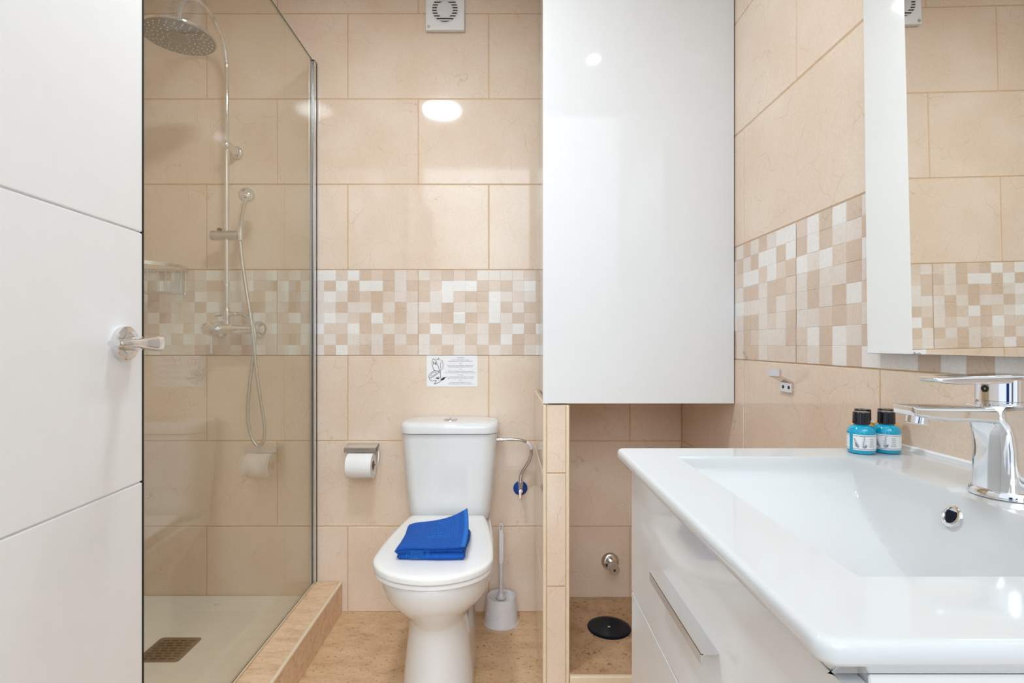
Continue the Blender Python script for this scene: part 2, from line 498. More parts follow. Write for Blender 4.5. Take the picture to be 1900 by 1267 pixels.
TILEM = ['grout', 'tile', 'mw', 'ml', 'mc', 'mt']
BL = ["WCWTCTLC", "TWTWWTLT", "WLTCTCLC", "LTLLTLTL", "WLCTWCTL", "CCWTCLCL", "LTLCLTLT", "TWCTLTCC"]
BR = ["LCTCTLLLLC", "TCWWWTCTLW", "TLWCTTWLCL", "LLTLLCWTLT", "CTTWTCWLTC", "TWCTCLTLWT", "LTLLTLTWTC", "LCTLCTLCTL"]
def rnd_key(*a):
    q = random.Random(hash(a)).random()
    return 'W' if q < 0.30 else 'L' if q < 0.58 else 'C' if q < 0.77 else 'T'
def pat_back(t, r, c):
    if t == -1 and c >= 4: return BL[r][c-4]
    if t == 0 and c < 10: return BR[r][c]
    return rnd_key(11, t, r, c)
RF = ["LTLTLWW", "TLTWWTW", "CWWCWCT", "LTTLTTC", "WLLLTLC", "LTTLCLT", "LTCLLLT", "LTTLCCC"]      # far tile, from the cabinet forwards
RN = ["CWTWTL", "TWTLLT", "WLWCTW", "LTLLTL", "LTLTWC", "LLCTCL", "CWTWLT", "CLTWTW"]            # next tile, forwards
def pat_right(t, r, c):
    if t == 0 and c < 7: return RF[r][6-c]
    if t == -1 and c >= 6: return RN[r][11-c]
    if r == 7 and t == -1: return "WTWTWWTWTWTW"[c]
    return rnd_key(23, t, r, c)

bm = NB()
tiled(bm, Vector((0, YB, 0)), Vector((1, 0, 0)), Vector((0, 0, 1)), Vector((0, -1, 0)), XL, XR, ZC, -0.6195, -0.3444, pat_back)
struct('wall_back', bm, TILEM)
bm = NB()
tiled(bm, Vector((XR, 0, 0)), Vector((0, 1, 0)), Vector((0, 0, 1)), Vector((-1, 0, 0)), -0.05, YB, ZC, 1.511, 1.238, pat_right)
struct('wall_right', bm, TILEM)
bm = NB()
tiled(bm, Vector((XL, 0, 0)), Vector((0, 1, 0)), Vector((0, 0, 1)), Vector((1, 0, 0)), -0.05, YB, ZC, 1.77, 1.495, lambda t, r, c: rnd_key(31, t, r, c))
struct('wall_left', bm, TILEM)
bm = NB(); box(bm, XL, -0.66, -0.05, YF-0.012, 0, ZC); struct('wall_front', bm, 'white_wall')
bm = NB(); box(bm, XL-0.09, XR+0.09, -0.05, YB+0.09, ZC, ZC+0.08); struct('ceiling', bm, 'ceil')
bm = NB(); box(bm, XL-0.09, XR+0.09, -0.05, YB+0.09, -0.10, 0.0); struct('floor', bm, 'floor')

# raised floor of the niche with its cream nosing
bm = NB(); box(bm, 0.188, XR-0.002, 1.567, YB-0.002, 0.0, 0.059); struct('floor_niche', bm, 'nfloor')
bm = NB(); box(bm, 0.188, XR-0.002, 1.552, 1.567, 0.0, 0.0605, 0.004, 3); struct('trim_1', bm, 'trim', smooth=40)

# half wall between toilet and niche
HX0, HX1, HY, HZ = 0.109, 0.188, 1.568, 0.862
bm = NB()
box(bm, HX0+0.004, HX1-0.004, HY+0.004, YB-0.001, 0.0, HZ-0.003)
O = Vector((0, HY, 0)); u = Vector((1, 0, 0)); v = Vector((0, 0, 1)); n = Vector((0, -1, 0))
for z0, z1 in ((0.0, 0.319), (0.319, 0.6575), (0.6575, HZ)):
    tile_quad(bm, O, u, v, n, HX0+0.0105, HX1-0.0105, z0+GW, z1-GW, 1, dp=0.004)
for yy0, yy1 in ((HY+0.011, 1.79), (1.79, YB-0.002)):
    for z0, z1 in ((0.0, 0.319), (0.319, 0.6575), (0.6575, HZ)):
        tile_quad(bm, Vector((HX0, 0, 0)), Vector((0, 1, 0)), v, Vector((-1, 0, 0)), yy0+GW, yy1-GW, z0+GW, z1-GW-0.006, 1, dp=0.004)
        tile_quad(bm, Vector((HX1, 0, 0)), Vector((0, 1, 0)), v, Vector((1, 0, 0)), yy0+GW, yy1-GW, z0+GW, z1-GW, 1, dp=0.004)
tile_quad(bm, Vector((0, 0, HZ)), u, Vector((0, 1, 0)), v, HX0+0.0105, HX1-0.003, HY+0.003, YB-0.002, 1, dp=0.004)
hw = struct('wall_middle', bm, ['grout', 'tile'])
for (a, b) in ((HX0, HX0+0.010), (HX1-0.010, HX1)):
    bm = NB(); box(bm, a, b, HY-0.001, HY+0.010, 0.0, HZ, 0.004, 3); obj('edge_trim', bm, 'trim', hw)
bm = NB(); box(bm, HX0-0.0005, HX0+0.010, HY+0.008, YB-0.001, HZ-0.010, HZ+0.0015, 0.004, 3); obj('edge_trim', bm, 'trim', hw)

# ------------------------------------------------------------------ lamps on the ceiling
lp = thing('ceiling_lamp', 'round opal ceiling lamp over the middle of the bathroom', 'lamp', (-0.376, 1.043, ZC))
bm = NB(); lathe(bm, [(0.112, 0), (0.112, -0.018), (0.108, -0.020)], (-0.376, 1.043, ZC), n=40); obj('base', bm, 'ventw', lp)
bm = NB(); lathe(bm, [(0.100, -0.018), (0.100, -0.021), (0.094, -0.0235), (0.06, -0.0245), (0.001, -0.025)], (-0.376, 1.043, ZC), n=40); obj('diffuser', bm, 'lamp', lp)
for x, y, lab in ((0.42, 0.60, 'small recessed ceiling spotlight over the washbasin'),):
    s = thing('ceiling_spotlight', lab, 'lamp', (x, y, ZC))
    bm = NB(); lathe(bm, [(0.028, 0.0), (0.042, 0.0), (0.042, -0.004), (0.030, -0.006), (0.028, -0.003)], (x, y, ZC), n=32, caps=False); obj('bezel', bm, 'chrome', s)
    bm = NB(); lathe(bm, [(0.028, -0.002), (0.001, -0.003)], (x, y, ZC), n=24); obj('lens', bm, 'spot', s)

# ------------------------------------------------------------------ the door, open into the room at the left
DE = Vector((-0.6017, 0.867, 0)); dd = Vector((-0.0554, 1, 0)).normalized(); dn = Vector((dd.y, -dd.x, 0))   # dn points into the room
DW, DT = 0.81, 0.038
def dpt(s, out, z): return DE - dd*s + dn*out + Vector((0, 0, z))   # s: from the free edge towards the hinge
def dbox(bm, s0, s1, o0, o1, z0, z1, bev=0.0, seg=2):
    r = bmesh.ops.create_cube(bm, size=1.0)
    for q in r['verts']:
        q.co = dpt(s0+(q.co.x+0.5)*(s1-s0), o0+(q.co.y+0.5)*(o1-o0), z0+(q.co.z+0.5)*(z1-z0))
    if bev:
        es = list({e for q in r['verts'] for e in q.link_edges})
        bmesh.ops.bevel(bm, geom=es, offset=bev, segments=seg, profile=0.5, affect='EDGES')
bm = NB()
dbox(bm, 0, DW, -DT, -0.004, 0.008, 2.03)
zg = [0.008, 0.4075, 0.818, 1.2285, 1.639, 2.03]
for a, b in zip(zg, zg[1:]):
    dbox(bm, 0, DW, -0.006, 0.0, a+0.0012, b-0.0012, 0.0018, 2)
door = obj('door_1', bm, 'doorp', None, 30); door['kind'] = 'structure'
bm = NB(); dbox(bm, -0.0060, -0.0003, -DT, -0.001, 0.008, 2.03); obj('black_edge', bm, 'matblack', door, label='black edge strip')  # thin black strip just past the free edge
hz = 1.046
bm = NB(); lathe(bm, [(0.0255, 0), (0.0265, 0.002), (0.0265, 0.0095), (0.025, 0.011), (0.0165, 0.0112), (0.0165, 0.0100), (0.0155, 0.0100), (0.0155, 0.0116), (0.001, 0.0116)], dpt(0.050, 0, hz), dn, n=48)
hd = obj('handle_rosette', bm, 'chrome', door)
bm = NB()
lathe(bm, [(0.0115, 0.010), (0.0105, 0.03), (0.0105, 0.044)], dpt(0.050, 0, hz), dn, n=24)
# lever: flared blade at the elbow, thin rounded end towards the hinge
secs = []
def lsec(s, oc, ho, hv, zc):
    pts = []
    for k in range(20):
        a = 2*math.pi*k/20
        ca, sa = math.cos(a), math.sin(a)
        pw = 0.55
        pts.append(dpt(s, oc + ho*math.copysign(abs(ca)**pw, ca), zc + hv*math.copysign(abs(sa)**pw, sa)))
    return pts
for s, oc, ho, hv, dz in ((0.030, 0.045, 0.004, 0.006, 0.0), (0.032, 0.046, 0.009, 0.0105, 0.0), (0.040, 0.0475, 0.0105, 0.0125, 0.0), (0.055, 0.048, 0.0105, 0.0115, 0.0),
                          (0.075, 0.0465, 0.010, 0.009, 0.0), (0.100, 0.049, 0.0098, 0.0065, 0.0), (0.128, 0.049, 0.0098, 0.0052, 0.0), (0.139, 0.049, 0.0096, 0.0048, 0.0), (0.142, 0.049, 0.0085, 0.0036, 0.0)):
    secs.append(lsec(s, oc, ho, hv, hz+dz))
loft(bm, secs)
obj('handle_lever', bm, 'chrome', door)

# ------------------------------------------------------------------ shower: tray, kerb, glass
GX = -0.7455
tr = thing('shower_tray', 'white shower tray behind the glass panel', 'shower tray', (-1.11, 1.5, 0.0))
bm = NB(); box(bm, XL+0.003, -0.7545, 0.75, YB-0.003, 0.0, 0.065, 0.003, 2)
obj('basin_slab', bm, 'tray', tr)
gx0, gx1, gy0, gy1, gz = -1.148, -1.012, 1.615, 1.747, 0.0655
bm = NB()
loft(bm, [rrect((gx0+gx1)/2, (gy0+gy1)/2, (gx1-gx0)/2, (gy1-gy0)/2, 0.010, z) for z in (0.0645, 0.0675)], True, True)
gr = obj('drain_grate', bm, 'bronze', tr, label='bronze slotted drain grate')
bm = NB()
for i in range(8):
    for j in range(4):
        x0 = gx0+0.012+j*0.0285 + (0.006 if i % 2 else 0.0); y0 = gy0+0.011+i*0.0142
        box(bm, x0, x0+0.0205, y0, y0+0.0062, 0.0672, 0.0678)
o = obj('slot_pattern', bm, 'dark', gr, 0, label='dark drain slots')
bm = NB()
q = P(402, 1122, 1.0); yy = (CAMZ-0.065)*F/(1122-637.0)
c = P(402, 1122, yy)
for k, w in ((0, 0.005), (1, 0.006), (2, 0.004)):
    box(bm, c.x-0.012+k*0.0085, c.x-0.012+k*0.0085+w, c.y-0.004, c.y+0.004, 0.0648, 0.0653)
obj('maker_mark', bm, 'steel', tr, 0, label='small grey maker mark')

kb = thing('shower_kerb', 'brown stone shower kerb with cream edge strip under the glass', 'kerb', (-0.71, 1.4, 0.0))
bm = NB()
box(bm, -0.754, -0.640, 0.75, YB-0.003, 0.0, 0.120, 0.0015, 1)
obj('stone_cladding', bm, 'kerb', kb, 30)
bm = NB(); box(bm, -0.6495, -0.6385, 0.75, YB-0.003, 0.110, 0.1215, 0.0042, 3); obj('edge_strip', bm, 'trim', kb, label='cream rounded edge strip')
bm = NB(); box(bm, -0.753, -0.649, 1.4905, 1.4935, 0.118, 0.1204); obj('joint', bm, 'grout', kb, 0, label='sandy joint')

gp = thing('shower_screen', 'clear frameless glass shower screen standing on the stone kerb', 'shower screen', (GX, 1.5, 0.12))
bm = NB(); box(bm, GX-0.003, GX+0.003, 0.90, 2.030, 0.122, 2.132)
for f in bm.faces:
    f.material_index = 0 if abs(f.normal.x) > 0.5 else 1
obj('glass_pane', bm, ['glass', 'glass_edge'], gp, 0)
bm = NB()
box(bm, GX-0.0085, GX-0.0031, 2.013, YB-0.002, 0.121, 2.130, 0.0008, 1); box(bm, GX+0.0031, GX+0.0085, 2.013, YB-0.002, 0.121, 2.130, 0.0008, 1)
box(bm, GX-0.0085, GX+0.0085, 2.032, YB-0.002, 0.121, 2.130, 0.0005, 1)
obj('wall_channel', bm, 'alu', gp, label='aluminium wall channel')
bm = NB(); box(bm, GX-0.0085, GX+0.0085, 2.012, YB-0.002, 2.130, 2.133); obj('end_cap', bm, 'matblack', gp, 0, label='dark end cap')
bm = NB(); box(bm, GX+0.0030, GX+0.0065, 0.90, 2.012, 0.1215, 0.1265, 0.0015, 2); obj('sealant', bm, 'trim', gp, label='cream sealant bead')

# ------------------------------------------------------------------ shower column
SX, SY = -1.0476, 1.966
ZM = P(421, 610, SY).z
sc = thing('shower_column', 'chrome shower column with round rain head on the tiled back wall', 'shower', (SX, YB, ZM))
bm = NB(); lathe(bm, [(0.0085, P(0, 525, SY).z), (0.0085, 2.0715)], (SX, SY, 0), n=20)
arc = []
for k in range(25):
    a = math.pi*k/24
    arc.append((SX, 1.822+0.144*math.cos(a), 2.0715+0.144*math.sin(a)))
arc.append((SX, 1.678, 2.045))
tube(bm, [(SX, SY, 2.06)]+arc, 0.0085, n=16)
obj('riser_pipe', bm, 'chrome', sc)
bm = NB(); lathe(bm, [(0.0065, P(0, 590, SY).z), (0.0065, P(0, 520, SY).z)], (SX, SY, 0), n=16)
z5 = P(0, 526, SY).z
lathe(bm, [(0.0105, z5-0.010), (0.0105, z5-0.002), (0.0095, z5), (0.0105, z5+0.002), (0.0105, z5+0.009)], (SX, SY, 0), n=20)
obj('lower_pipe', bm, 'chrome', sc)
hz0 = 2.026
bm = NB()
lathe(bm, [(0.012, 0.028), (0.013, 0.020), (0.020, 0.014), (0.03, 0.011), (0.105, 0.0065), (0.1095, 0.003), (0.1095, -0.001), (0.106, -0.003), (0.001, -0.003)], (SX, 1.678, hz0), n=64)
rh = obj('rain_head', bm, 'chrome', sc)
bm = NB(); lathe(bm, [(0.1045, -0.0028), (0.1045, -0.0040), (0.001, -0.0040)], (SX, 1.678, hz0), n=64)
fp = obj('face_plate', bm, 'nozzle', rh, label='grey nozzle plate')
bm = NB()
for ring, cnt in ((0.045, 10), (0.058, 15), (0.071, 20), (0.084, 25), (0.094, 28)):
    for k in range(cnt):
        a = 2*math.pi*k/cnt + ring*31
        lathe(bm, [(0.0026, -0.0038), (0.0026, -0.0052), (0.0015, -0.0062)], (SX+ring*math.cos(a), 1.678+ring*math.sin(a), hz0), n=8)
obj('nozzle_field', bm, 'chrome', rh); 
bm = NB(); lathe(bm, [(0.030, -0.0042), (0.031, -0.0046), (0.0315, -0.0042)], (SX, 1.678, hz0), n=40, caps=False); obj('centre_ring', bm, 'chrome', rh)
# wall bracket
bz = P(421, 270, SY).z
bm = NB()
lathe(bm, [(0.024, 0.0), (0.024, 0.010), (0.021, 0.014), (0.0165, 0.016), (0.0165, 0.05), (0.0165, 0.062), (0.0185, 0.066), (0.0195, 0.079), (0.018, 0.090), (0.012, 0.097), (0.001, 0.099)], (SX, YB-0.001, bz), (0, -1, 0), n=32)
obj('wall_bracket', bm, 'chrome', sc)
# slider
sz = P(421, 437, SY).z
xl, xr = P(392, 0, SY).x, P(450, 0, SY).x
bm = NB()
lathe(bm, [(0.015, 0.0), (0.0185, 0.003), (0.0185, 0.062), (0.0175, 0.063), (0.0175, 0.065), (0.0185, 0.066), (0.0185, 0.098), (0.017, 0.101), (0.014, 0.1015), (0.014, 0.106), (0.017, 0.1065), (0.017, 0.114), (0.015, 0.116)], (xl, SY, sz), (1, 0, 0), n=32)
sl = obj('slider', bm, 'steel', sc, label='brushed sliding holder')
bm = NB(); lathe(bm, [(0.0075, 0.0), (0.0085, 0.003), (0.0085, 0.009), (0.006, 0.011)], (P(407, 0, SY).x, SY, sz+0.017), n=16); obj('lock_button', bm, 'blackp', sl, label='dark lock button')
# diverter tee
dz = P(421, 583, SY).z
bm = NB()
lathe(bm, [(0.0100, -0.030), (0.0100, -0.016), (0.0125, -0.012), (0.0125, 0.014), (0.010, 0.017), (0.010, 0.024)], (SX, SY, dz), n=24)
lathe(bm, [(0.0085, 0.0), (0.0085, 0.018), (0.010, 0.019), (0.010, 0.026), (0.0075, 0.029)], (SX+0.008, SY, dz), (1, 0, 0), n=20)
dv = obj('diverter', bm, 'chrome', sc)
bm = NB()
lathe(bm, [(0.005, 0.0), (0.005, 0.012), (0.0085, 0.013), (0.0085, 0.018), (0.0075, 0.0185), (0.0085, 0.019), (0.0085, 0.034), (0.007, 0.036)], (SX-0.008, SY, dz), (-1, 0, 0), n=20)
obj('knob', bm, 'chrome', dv)
# mixer
bm = NB()
x0 = P(402, 0, SY).x
lathe(bm, [(0.010, -0.018), (0.018, -0.014), (0.0195, 0.0), (0.0195, 0.055), (0.018, 0.07), (0.0135, 0.125), (0.013, 0.148)], (x0, SY, ZM), (1, 0, 0), n=32)
lathe(bm, [(0.011, -0.03), (0.011, 0.0)], (SX, SY, ZM+0.035), n=20)
xf = P(480, 612, YB).x
zf = ZM
for xx in (xf, xf-0.150):
    lathe(bm, [(0.0335, 0.0), (0.0335, 0.004), (0.028, 0.012), (0.017, 0.024), (0.0145, 0.03), (0.0145, 0.079)], (xx, YB-0.001, zf), (0, -1, 0), n=32)
mx = obj('mixer_body', bm, 'chrome', sc)
bm = NB()
lathe(bm, [(0.024, -0.012), (0.0255, -0.008), (0.0255, 0.030), (0.024, 0.034), (0.012, 0.0365), (0.001, 0.037)], (P(398, 0, SY).x, SY-0.012, ZM-0.002), (0, -1, 0), n=36)
lathe(bm, [(0.0042, 0.0), (0.0042, -0.066), (0.0032, -0.068)], (P(398, 0, SY).x, SY-0.022, ZM-0.024), n=14)
obj('mixer_lever', bm, 'chrome', mx)
bm = NB(); lathe(bm, [(0.013, 0.0), (0.014, 0.012), (0.012, 0.022), (0.006, 0.027), (0.001, 0.028)], (P(393, 0, SY).x, SY, ZM), (-1, 0, 0), n=24); obj('end_cap', bm, 'chrome', mx)

# hand shower with its hose
HYY = 1.952
hs = thing('hand_shower', 'chrome hand shower with looping metal hose in the sliding holder', 'hand shower', tuple(P(446, 430, HYY)))
bm = NB()
hp = spline([P(446, 446, HYY), P(446, 425, HYY), P(448, 400, 1.938), P(452, 381, 1.925), P(456, 368, 1.918), P(457, 361, 1.912)], 5)
rr = [0.0085, 0.0088]+[0.0100]*(len(hp)-8)+[0.0108, 0.0115, 0.012, 0.0128, 0.0134, 0.014]
tube(bm, hp, rr[:len(hp)], n=20)
obj('grip', bm, 'chrome', hs)
hc = P(458, 362, 1.925); ax = Vector((-0.30, 0.80, -0.35)).normalized()
bm = NB()
lathe(bm, [(0.010, -0.024), (0.021, -0.018), (0.027, -0.008), (0.0285, 0.002), (0.0285, 0.007), (0.027, 0.0095), (0.001, 0.0095)], hc, ax, n=36)
hh = obj('spray_head', bm, 'chrome', hs)
bm = NB(); lathe(bm, [(0.0225, 0.0088), (0.0225, 0.0105), (0.001, 0.0108)], hc, ax, n=32); obj('spray_face', bm, 'steel', hh, label='grey spray face')
path = [P(446, 447, HYY), P(449, 480, HYY), P(456, 530, 1.95), P(464, 580, 1.945), P(470, 630, 1.945), P(476, 690, 1.95), P(484, 745, 1.955), P(490, 785, 1.96), P(490, 812, 1.962),
        P(484, 826, 1.962), P(474, 824, 1.96), P(465, 806, 1.958), P(460, 775, 1.955), P(461, 735, 1.952), P(466, 690, 1.95), P(471, 650, 1.95), P(473, 620, 1.95), P(469, 600, 1.955), P(460, 588, 1.96), P(449, 583, 1.965), P(437, 582.5, SY)]
hpts = resample(spline(path, 10), 0.0021)
bm = NB(); tube(bm, hpts, [0.0068 if i % 2 else 0.0058 for i in range(len(hpts))], n=10)
obj('hose', bm, 'hose', hs, 180)

# corner basket
bk = thing('shower_basket', 'chrome wire corner basket on the shower wall beside the door edge', 'basket', (XL, YB, 1.30))
CR = 0.205
zt, zb = 1.345, 1.235
bm = NB()
def band(bm, pts, z0, z1, th):
    rings = []
    for i, p in enumerate(pts):
        a = pts[max(i-1, 0)]; b = pts[min(i+1, len(pts)-1)]
        t = (Vector(b)-Vector(a)).normalized(); nn = Vector((t.y, -t.x, 0))
        p = Vector(p)
        rings.append([p+nn*th+Vector((0, 0, z0)), p+nn*th+Vector((0, 0, z1)), p-nn*th+Vector((0, 0, z1)), p-nn*th+Vector((0, 0, z0))])
    loft(bm, rings)
arcp = [(XL+0.006+CR*math.cos(R(a)), YB-0.006-CR*math.sin(R(a)), 0) for a in range(0, 91, 5)]
band(bm, arcp, zt-0.012, zt, 0.0015)
band(bm, [(XL+0.006, YB-0.005, 0), (XL+0.006+CR, YB-0.005, 0)], zt-0.020, zt-0.010, 0.0015)
band(bm, [(XL+0.005, YB-0.006, 0), (XL+0.005, YB-0.006-CR, 0)], zt-0.020, zt-0.010, 0.0015)
obj('rail', bm, 'alu', bk)
for a in range(8, 90, 9):
    x, y = XL+0.006+(CR-0.004)*math.cos(R(a)), YB-0.006-(CR-0.004)*math.sin(R(a))
    bm = NB()
    tube(bm, [(x, y, zt-0.006), (x, y, zb+0.004), (x, y+0.004, zb), (x-0.002, min(YB-0.014, y+0.03), zb), (x-0.002, YB-0.012, zb), (x-0.002, YB-0.010, zb+0.004), (x-0.002, YB-0.009, zt-0.018)], 0.0017, n=8)
    obj('wire', bm, 'alu', bk)

# ------------------------------------------------------------------ extractor fan
VX, VZ = -0.238, 2.330
fan = thing('extractor_fan', 'square white extractor fan with round grille high on back wall', 'fan', (VX, YB, VZ))
bm = NB()
box(bm, VX-0.075, VX+0.075, YB-0.020, YB-0.001, VZ-0.075, VZ+0.075, 0.004, 3)
obj('cover', bm, 'ventw', fan)
bm = NB(); lathe(bm, [(0.0495, 0.0202), (0.001, 0.0204)], (VX, YB, VZ+0.004), (0, -1, 0), n=48); obj('opening', bm, 'dark', fan, label='dark round opening')
for k in range(9):
    z = VZ+0.004-0.042+k*0.0105
    h = math.sqrt(max(0.0495**2-(z-VZ-0.004)**2, 0))
    bm = NB(); prism(bm, [(VX-h, z-0.0030), (VX+h, z-0.0030), (VX+h, z+0.0018), (VX-h, z+0.0018)], YB-0.0245, YB-0.0205, 0.0008, 1)
    obj('louvre', bm, 'ventw', fan)
bm = NB(); lathe(bm, [(0.031, 0.021), (0.031, 0.0255), (0.029, 0.0268), (0.001, 0.0268)], (VX, YB, VZ+0.001), (0, -1, 0), n=40); obj('hub', bm, 'brushp', fan)
bm = NB(); lathe(bm, [(0.0525, 0.0200), (0.0525, 0.0225), (0.0495, 0.0225), (0.0495, 0.0200)], (VX, YB, VZ+0.004), (0, -1, 0), n=48, caps=False); obj('ring', bm, 'ventw', fan)
bm = NB(); lathe(bm, [(0.0065, 0.0200), (0.0065, 0.0206), (0.001, 0.0206)], (VX-0.063, YB, VZ-0.062), (0, -1, 0), n=20); obj('badge', bm, 'steel', fan, label='small round grey badge')

# ------------------------------------------------------------------ notice
NY = YB-0.0012
nx0, nx1, nz0, nz1 = -0.3110, -0.1135, 0.878, 0.9985
nt = thing('notice', 'white printed notice with a toilet cartoon above the cistern', 'notice', ((nx0+nx1)/2, YB, (nz0+nz1)/2))
bm = NB(); box(bm, nx0, nx1, NY-0.0006, NY+0.001, nz0, nz1); obj('sheet', bm, 'paper', nt, 0)
TY = NY-0.0010
def sgn(x, y):     # pixel of the enlarged notice (1900 px over 120 px) to the wall
    px, py = 780+x/15.833, 650+y/15.833
    return Vector(((px-940)*0.0021, TY, CAMZ-(py-637)*0.0021))
def stroke(bm, pts, w=0.00085, closed=False, m=6):
    q = [sgn(*p) for p in pts]
    if closed: q = q+[q[0]]
    tube(bm, spline(q, m), w, n=6)
bm = NB()
stroke(bm, [(405, 245), (455, 300), (500, 400), (540, 510), (548, 600), (480, 600), (410, 580), (370, 490), (345, 380), (360, 270)], closed=True)
stroke(bm, [(410, 590), (330, 650), (260, 730), (260, 790), (330, 790), (430, 740), (520, 660), (555, 610)], closed=False)
stroke(bm, [(310, 720), (380, 650), (450, 635), (465, 665), (410, 720), (330, 755)], w=0.0006, closed=True)
stroke(bm, [(260, 790), (280, 850), (340, 890), (440, 885), (460, 870)])
stroke(bm, [(555, 610), (590, 690), (600, 780), (600, 870), (560, 930), (480, 965), (420, 985)])
stroke(bm, [(420, 985), (410, 975), (445, 945), (465, 900), (455, 870)])
stroke(bm, [(460, 270), (530, 265), (600, 280), (650, 320), (670, 420), (660, 520), (620, 570), (560, 590)], w=0.0007)
stroke(bm, [(605, 340), (595, 440), (605, 540)], w=0.0006)
stroke(bm, [(525, 265), (520, 235), (535, 225), (545, 240)], w=0.0008)
stroke(bm, [(600, 590), (590, 680)], w=0.0006)
stroke(bm, [(520, 770), (560, 790), (545, 840)], w=0.0008)
obj('line_drawing', bm, 'ink', nt, label='black outline drawing of a toilet')
for poly in ([(378, 335), (408, 335), (415, 420), (395, 420)], [(430, 350), (460, 350), (475, 425), (450, 425)], [(440, 815), (500, 790), (550, 810), (548, 840), (520, 838)],
             [(610, 880), (615, 840), (660, 800), (690, 790), (760, 780), (762, 795), (715, 815), (715, 845), (670, 870), (620, 890)]):
    bm = NB(); vs = [bm.verts.new(sgn(*p)) for p in poly]
    f = bm.faces.new(vs)
    obj('ink_patch', bm, 'ink', nt, 0, label='black filled patch')

def text_bm(s, size, align='CENTER'):
    cu = bpy.data.curves.new('lettering', 'FONT')
    cu.body = s; cu.size = size; cu.align_x = align; cu.resolution_u = 3
    t = bpy.data.objects.new('lettering', cu)
    me = bpy.data.meshes.new_from_object(t)
    b = bmesh.new(); b.from_mesh(me)
    bpy.data.objects.remove(t); bpy.data.curves.remove(cu); bpy.data.meshes.remove(me)
    return b
lines = [(1180, 228, "\u00a1SOCORRO!", 200, 'greyink'), (1180, 286, "Si usas mucho papel me atasco!", 510, 'ink'), (1180, 330, "Utiliza la bolsa sanitaria y la papelera. Muchas gracias!", 710, 'greyink'),
         (1180, 396, "Help!", 78, 'greyink'), (1180, 452, "If you use too much toilet paper, I will get blocked!", 760, 'ink'), (1180, 496, "Please use the disposal bag and the bin. Thank you!", 700, 'greyink'),
         (1180, 560, "Hilfe!", 78, 'greyink'), (1180, 617, "Wenn Sie viel Klopapier benutzen verstopfe ich!", 740, 'ink'), (1180, 664, "Benutzen Sie die sanit\u00e4re T\u00fcte und den Papierkorb. Vielen Dank!", 890, 'greyink'),
         (1180, 730, "Au secours!", 180, 'greyink'), (1180, 786, "Si vous employez beaucoup de papier, je m'engorge!", 810, 'ink'), (1180, 832, "Utilisez le sac sanitaire, jetez le dans la corbeille. Merci beaucoup!", 760, 'greyink'),
         (1180, 895, "Aiuto!", 90, 'greyink'), (1180, 950, "Se usate troppa carta igienica mi ottur\u00f2!", 600, 'ink'), (1180, 993, "Utilizzate la busta sanitaria ed il cestino. Molte grazie!", 730, 'greyink')]
for cx, cy, s, w, mk in lines:
    b = text_bm(s, 0.0045)
    xs = [q.co.x for q in b.verts]; wid = max(xs)-min(xs)
    k = (w/15.833*0.0021)/wid
    ky = 0.0046/0.0045
    o_ = sgn(cx, cy)
    for q in b.verts:
        q.co = Vector((o_.x+q.co.x*k, TY-0.0002, o_.z+q.co.y*ky))
    obj('text_line', b, mk, nt, 0)

# ------------------------------------------------------------------ toilet
TX = -0.208
tl = thing('toilet', 'white close coupled toilet with lid down against the back wall', 'toilet', (TX, 1.75, 0))
def outline(hw, yf, yb, hwb, z, yw=None, n=22):
    """Right half from front to back then the left half mirrored."""
    yw = yw if yw is not None else yf+(yb-yf)*0.34
    half = []
    for k in range(n+1):
        a = math.pi/2*k/n
        half.append((hw*math.sin(a), yw-(yw-yf)*math.cos(a)))
    m = 14
    for k in range(1, m+1):
        t = k/m
        half.append((hw-(hw-hwb)*t**1.7, yw+(yb-yw)*t*0.985))
    half.append((hwb*0.93, yb))
    pts = [Vector((TX+x, y, z)) for x, y in half]
    pts += [Vector((TX-x, y, z)) for x, y in reversed(half[1:])]
    return pts
bm = NB()
secs = [(0.000, .106, 1.478, 1.86, .10), (0.010, .106, 1.476, 1.86, .10), (0.05, .104, 1.480, 1.86, .10), (0.10, .099, 1.486, 1.86, .098), (0.15, .094, 1.490, 1.86, .096), (0.19, .0895, 1.492, 1.86, .095), (0.222, .087, 1.488, 1.87, .095),
        (0.240, .091, 1.478, 1.88, .098), (0.262, .102, 1.458, 1.90, .105), (0.285, .120, 1.432, 1.92, .112), (0.307, .1395, 1.408, 1.95, .120), (0.330, .154, 1.388, 1.98, .130), (0.355, .163, 1.374, 2.01, .138), (0.380, .167, 1.367, 2.02, .142), (0.397, .168, 1.366, 2.02, .142), (0.402, .165, 1.370, 2.015, .140)]
loft(bm, [outline(hw, yf, yb, hb, z) for z, hw, yf, yb, hb in secs])
obj('bowl', bm, 'porc', tl, 60)
bm = NB()
loft(bm, [outline(hw, yf, yb, hb, z, 1.50) for z, hw, yf, yb, hb in ((0.4045, .164, 1.362, 1.845, .128), (0.406, .167, 1.357, 1.85, .131), (0.4140, .167, 1.357, 1.85, .131), (0.4155, .164, 1.360, 1.848, .129))])
obj('seat_ring', bm, 'seat', tl, 50)
bm = NB()
loft(bm, [outline(hw, yf, yb, hb, z, 1.50) for z, hw, yf, yb, hb in ((0.4190, .162, 1.363, 1.852, .129), (0.421, .1695, 1.354, 1.856, .132), (0.432, .1705, 1.353, 1.857, .132), (0.4365, .1695, 1.354, 1.856, .131), (0.4395, .1660, 1.359, 1.853, .128), (0.4410, .157, 1.370, 1.845, .121), (0.4418, .12, 1.42, 1.81, .09))])
obj('lid', bm, 'seat', tl, 50)
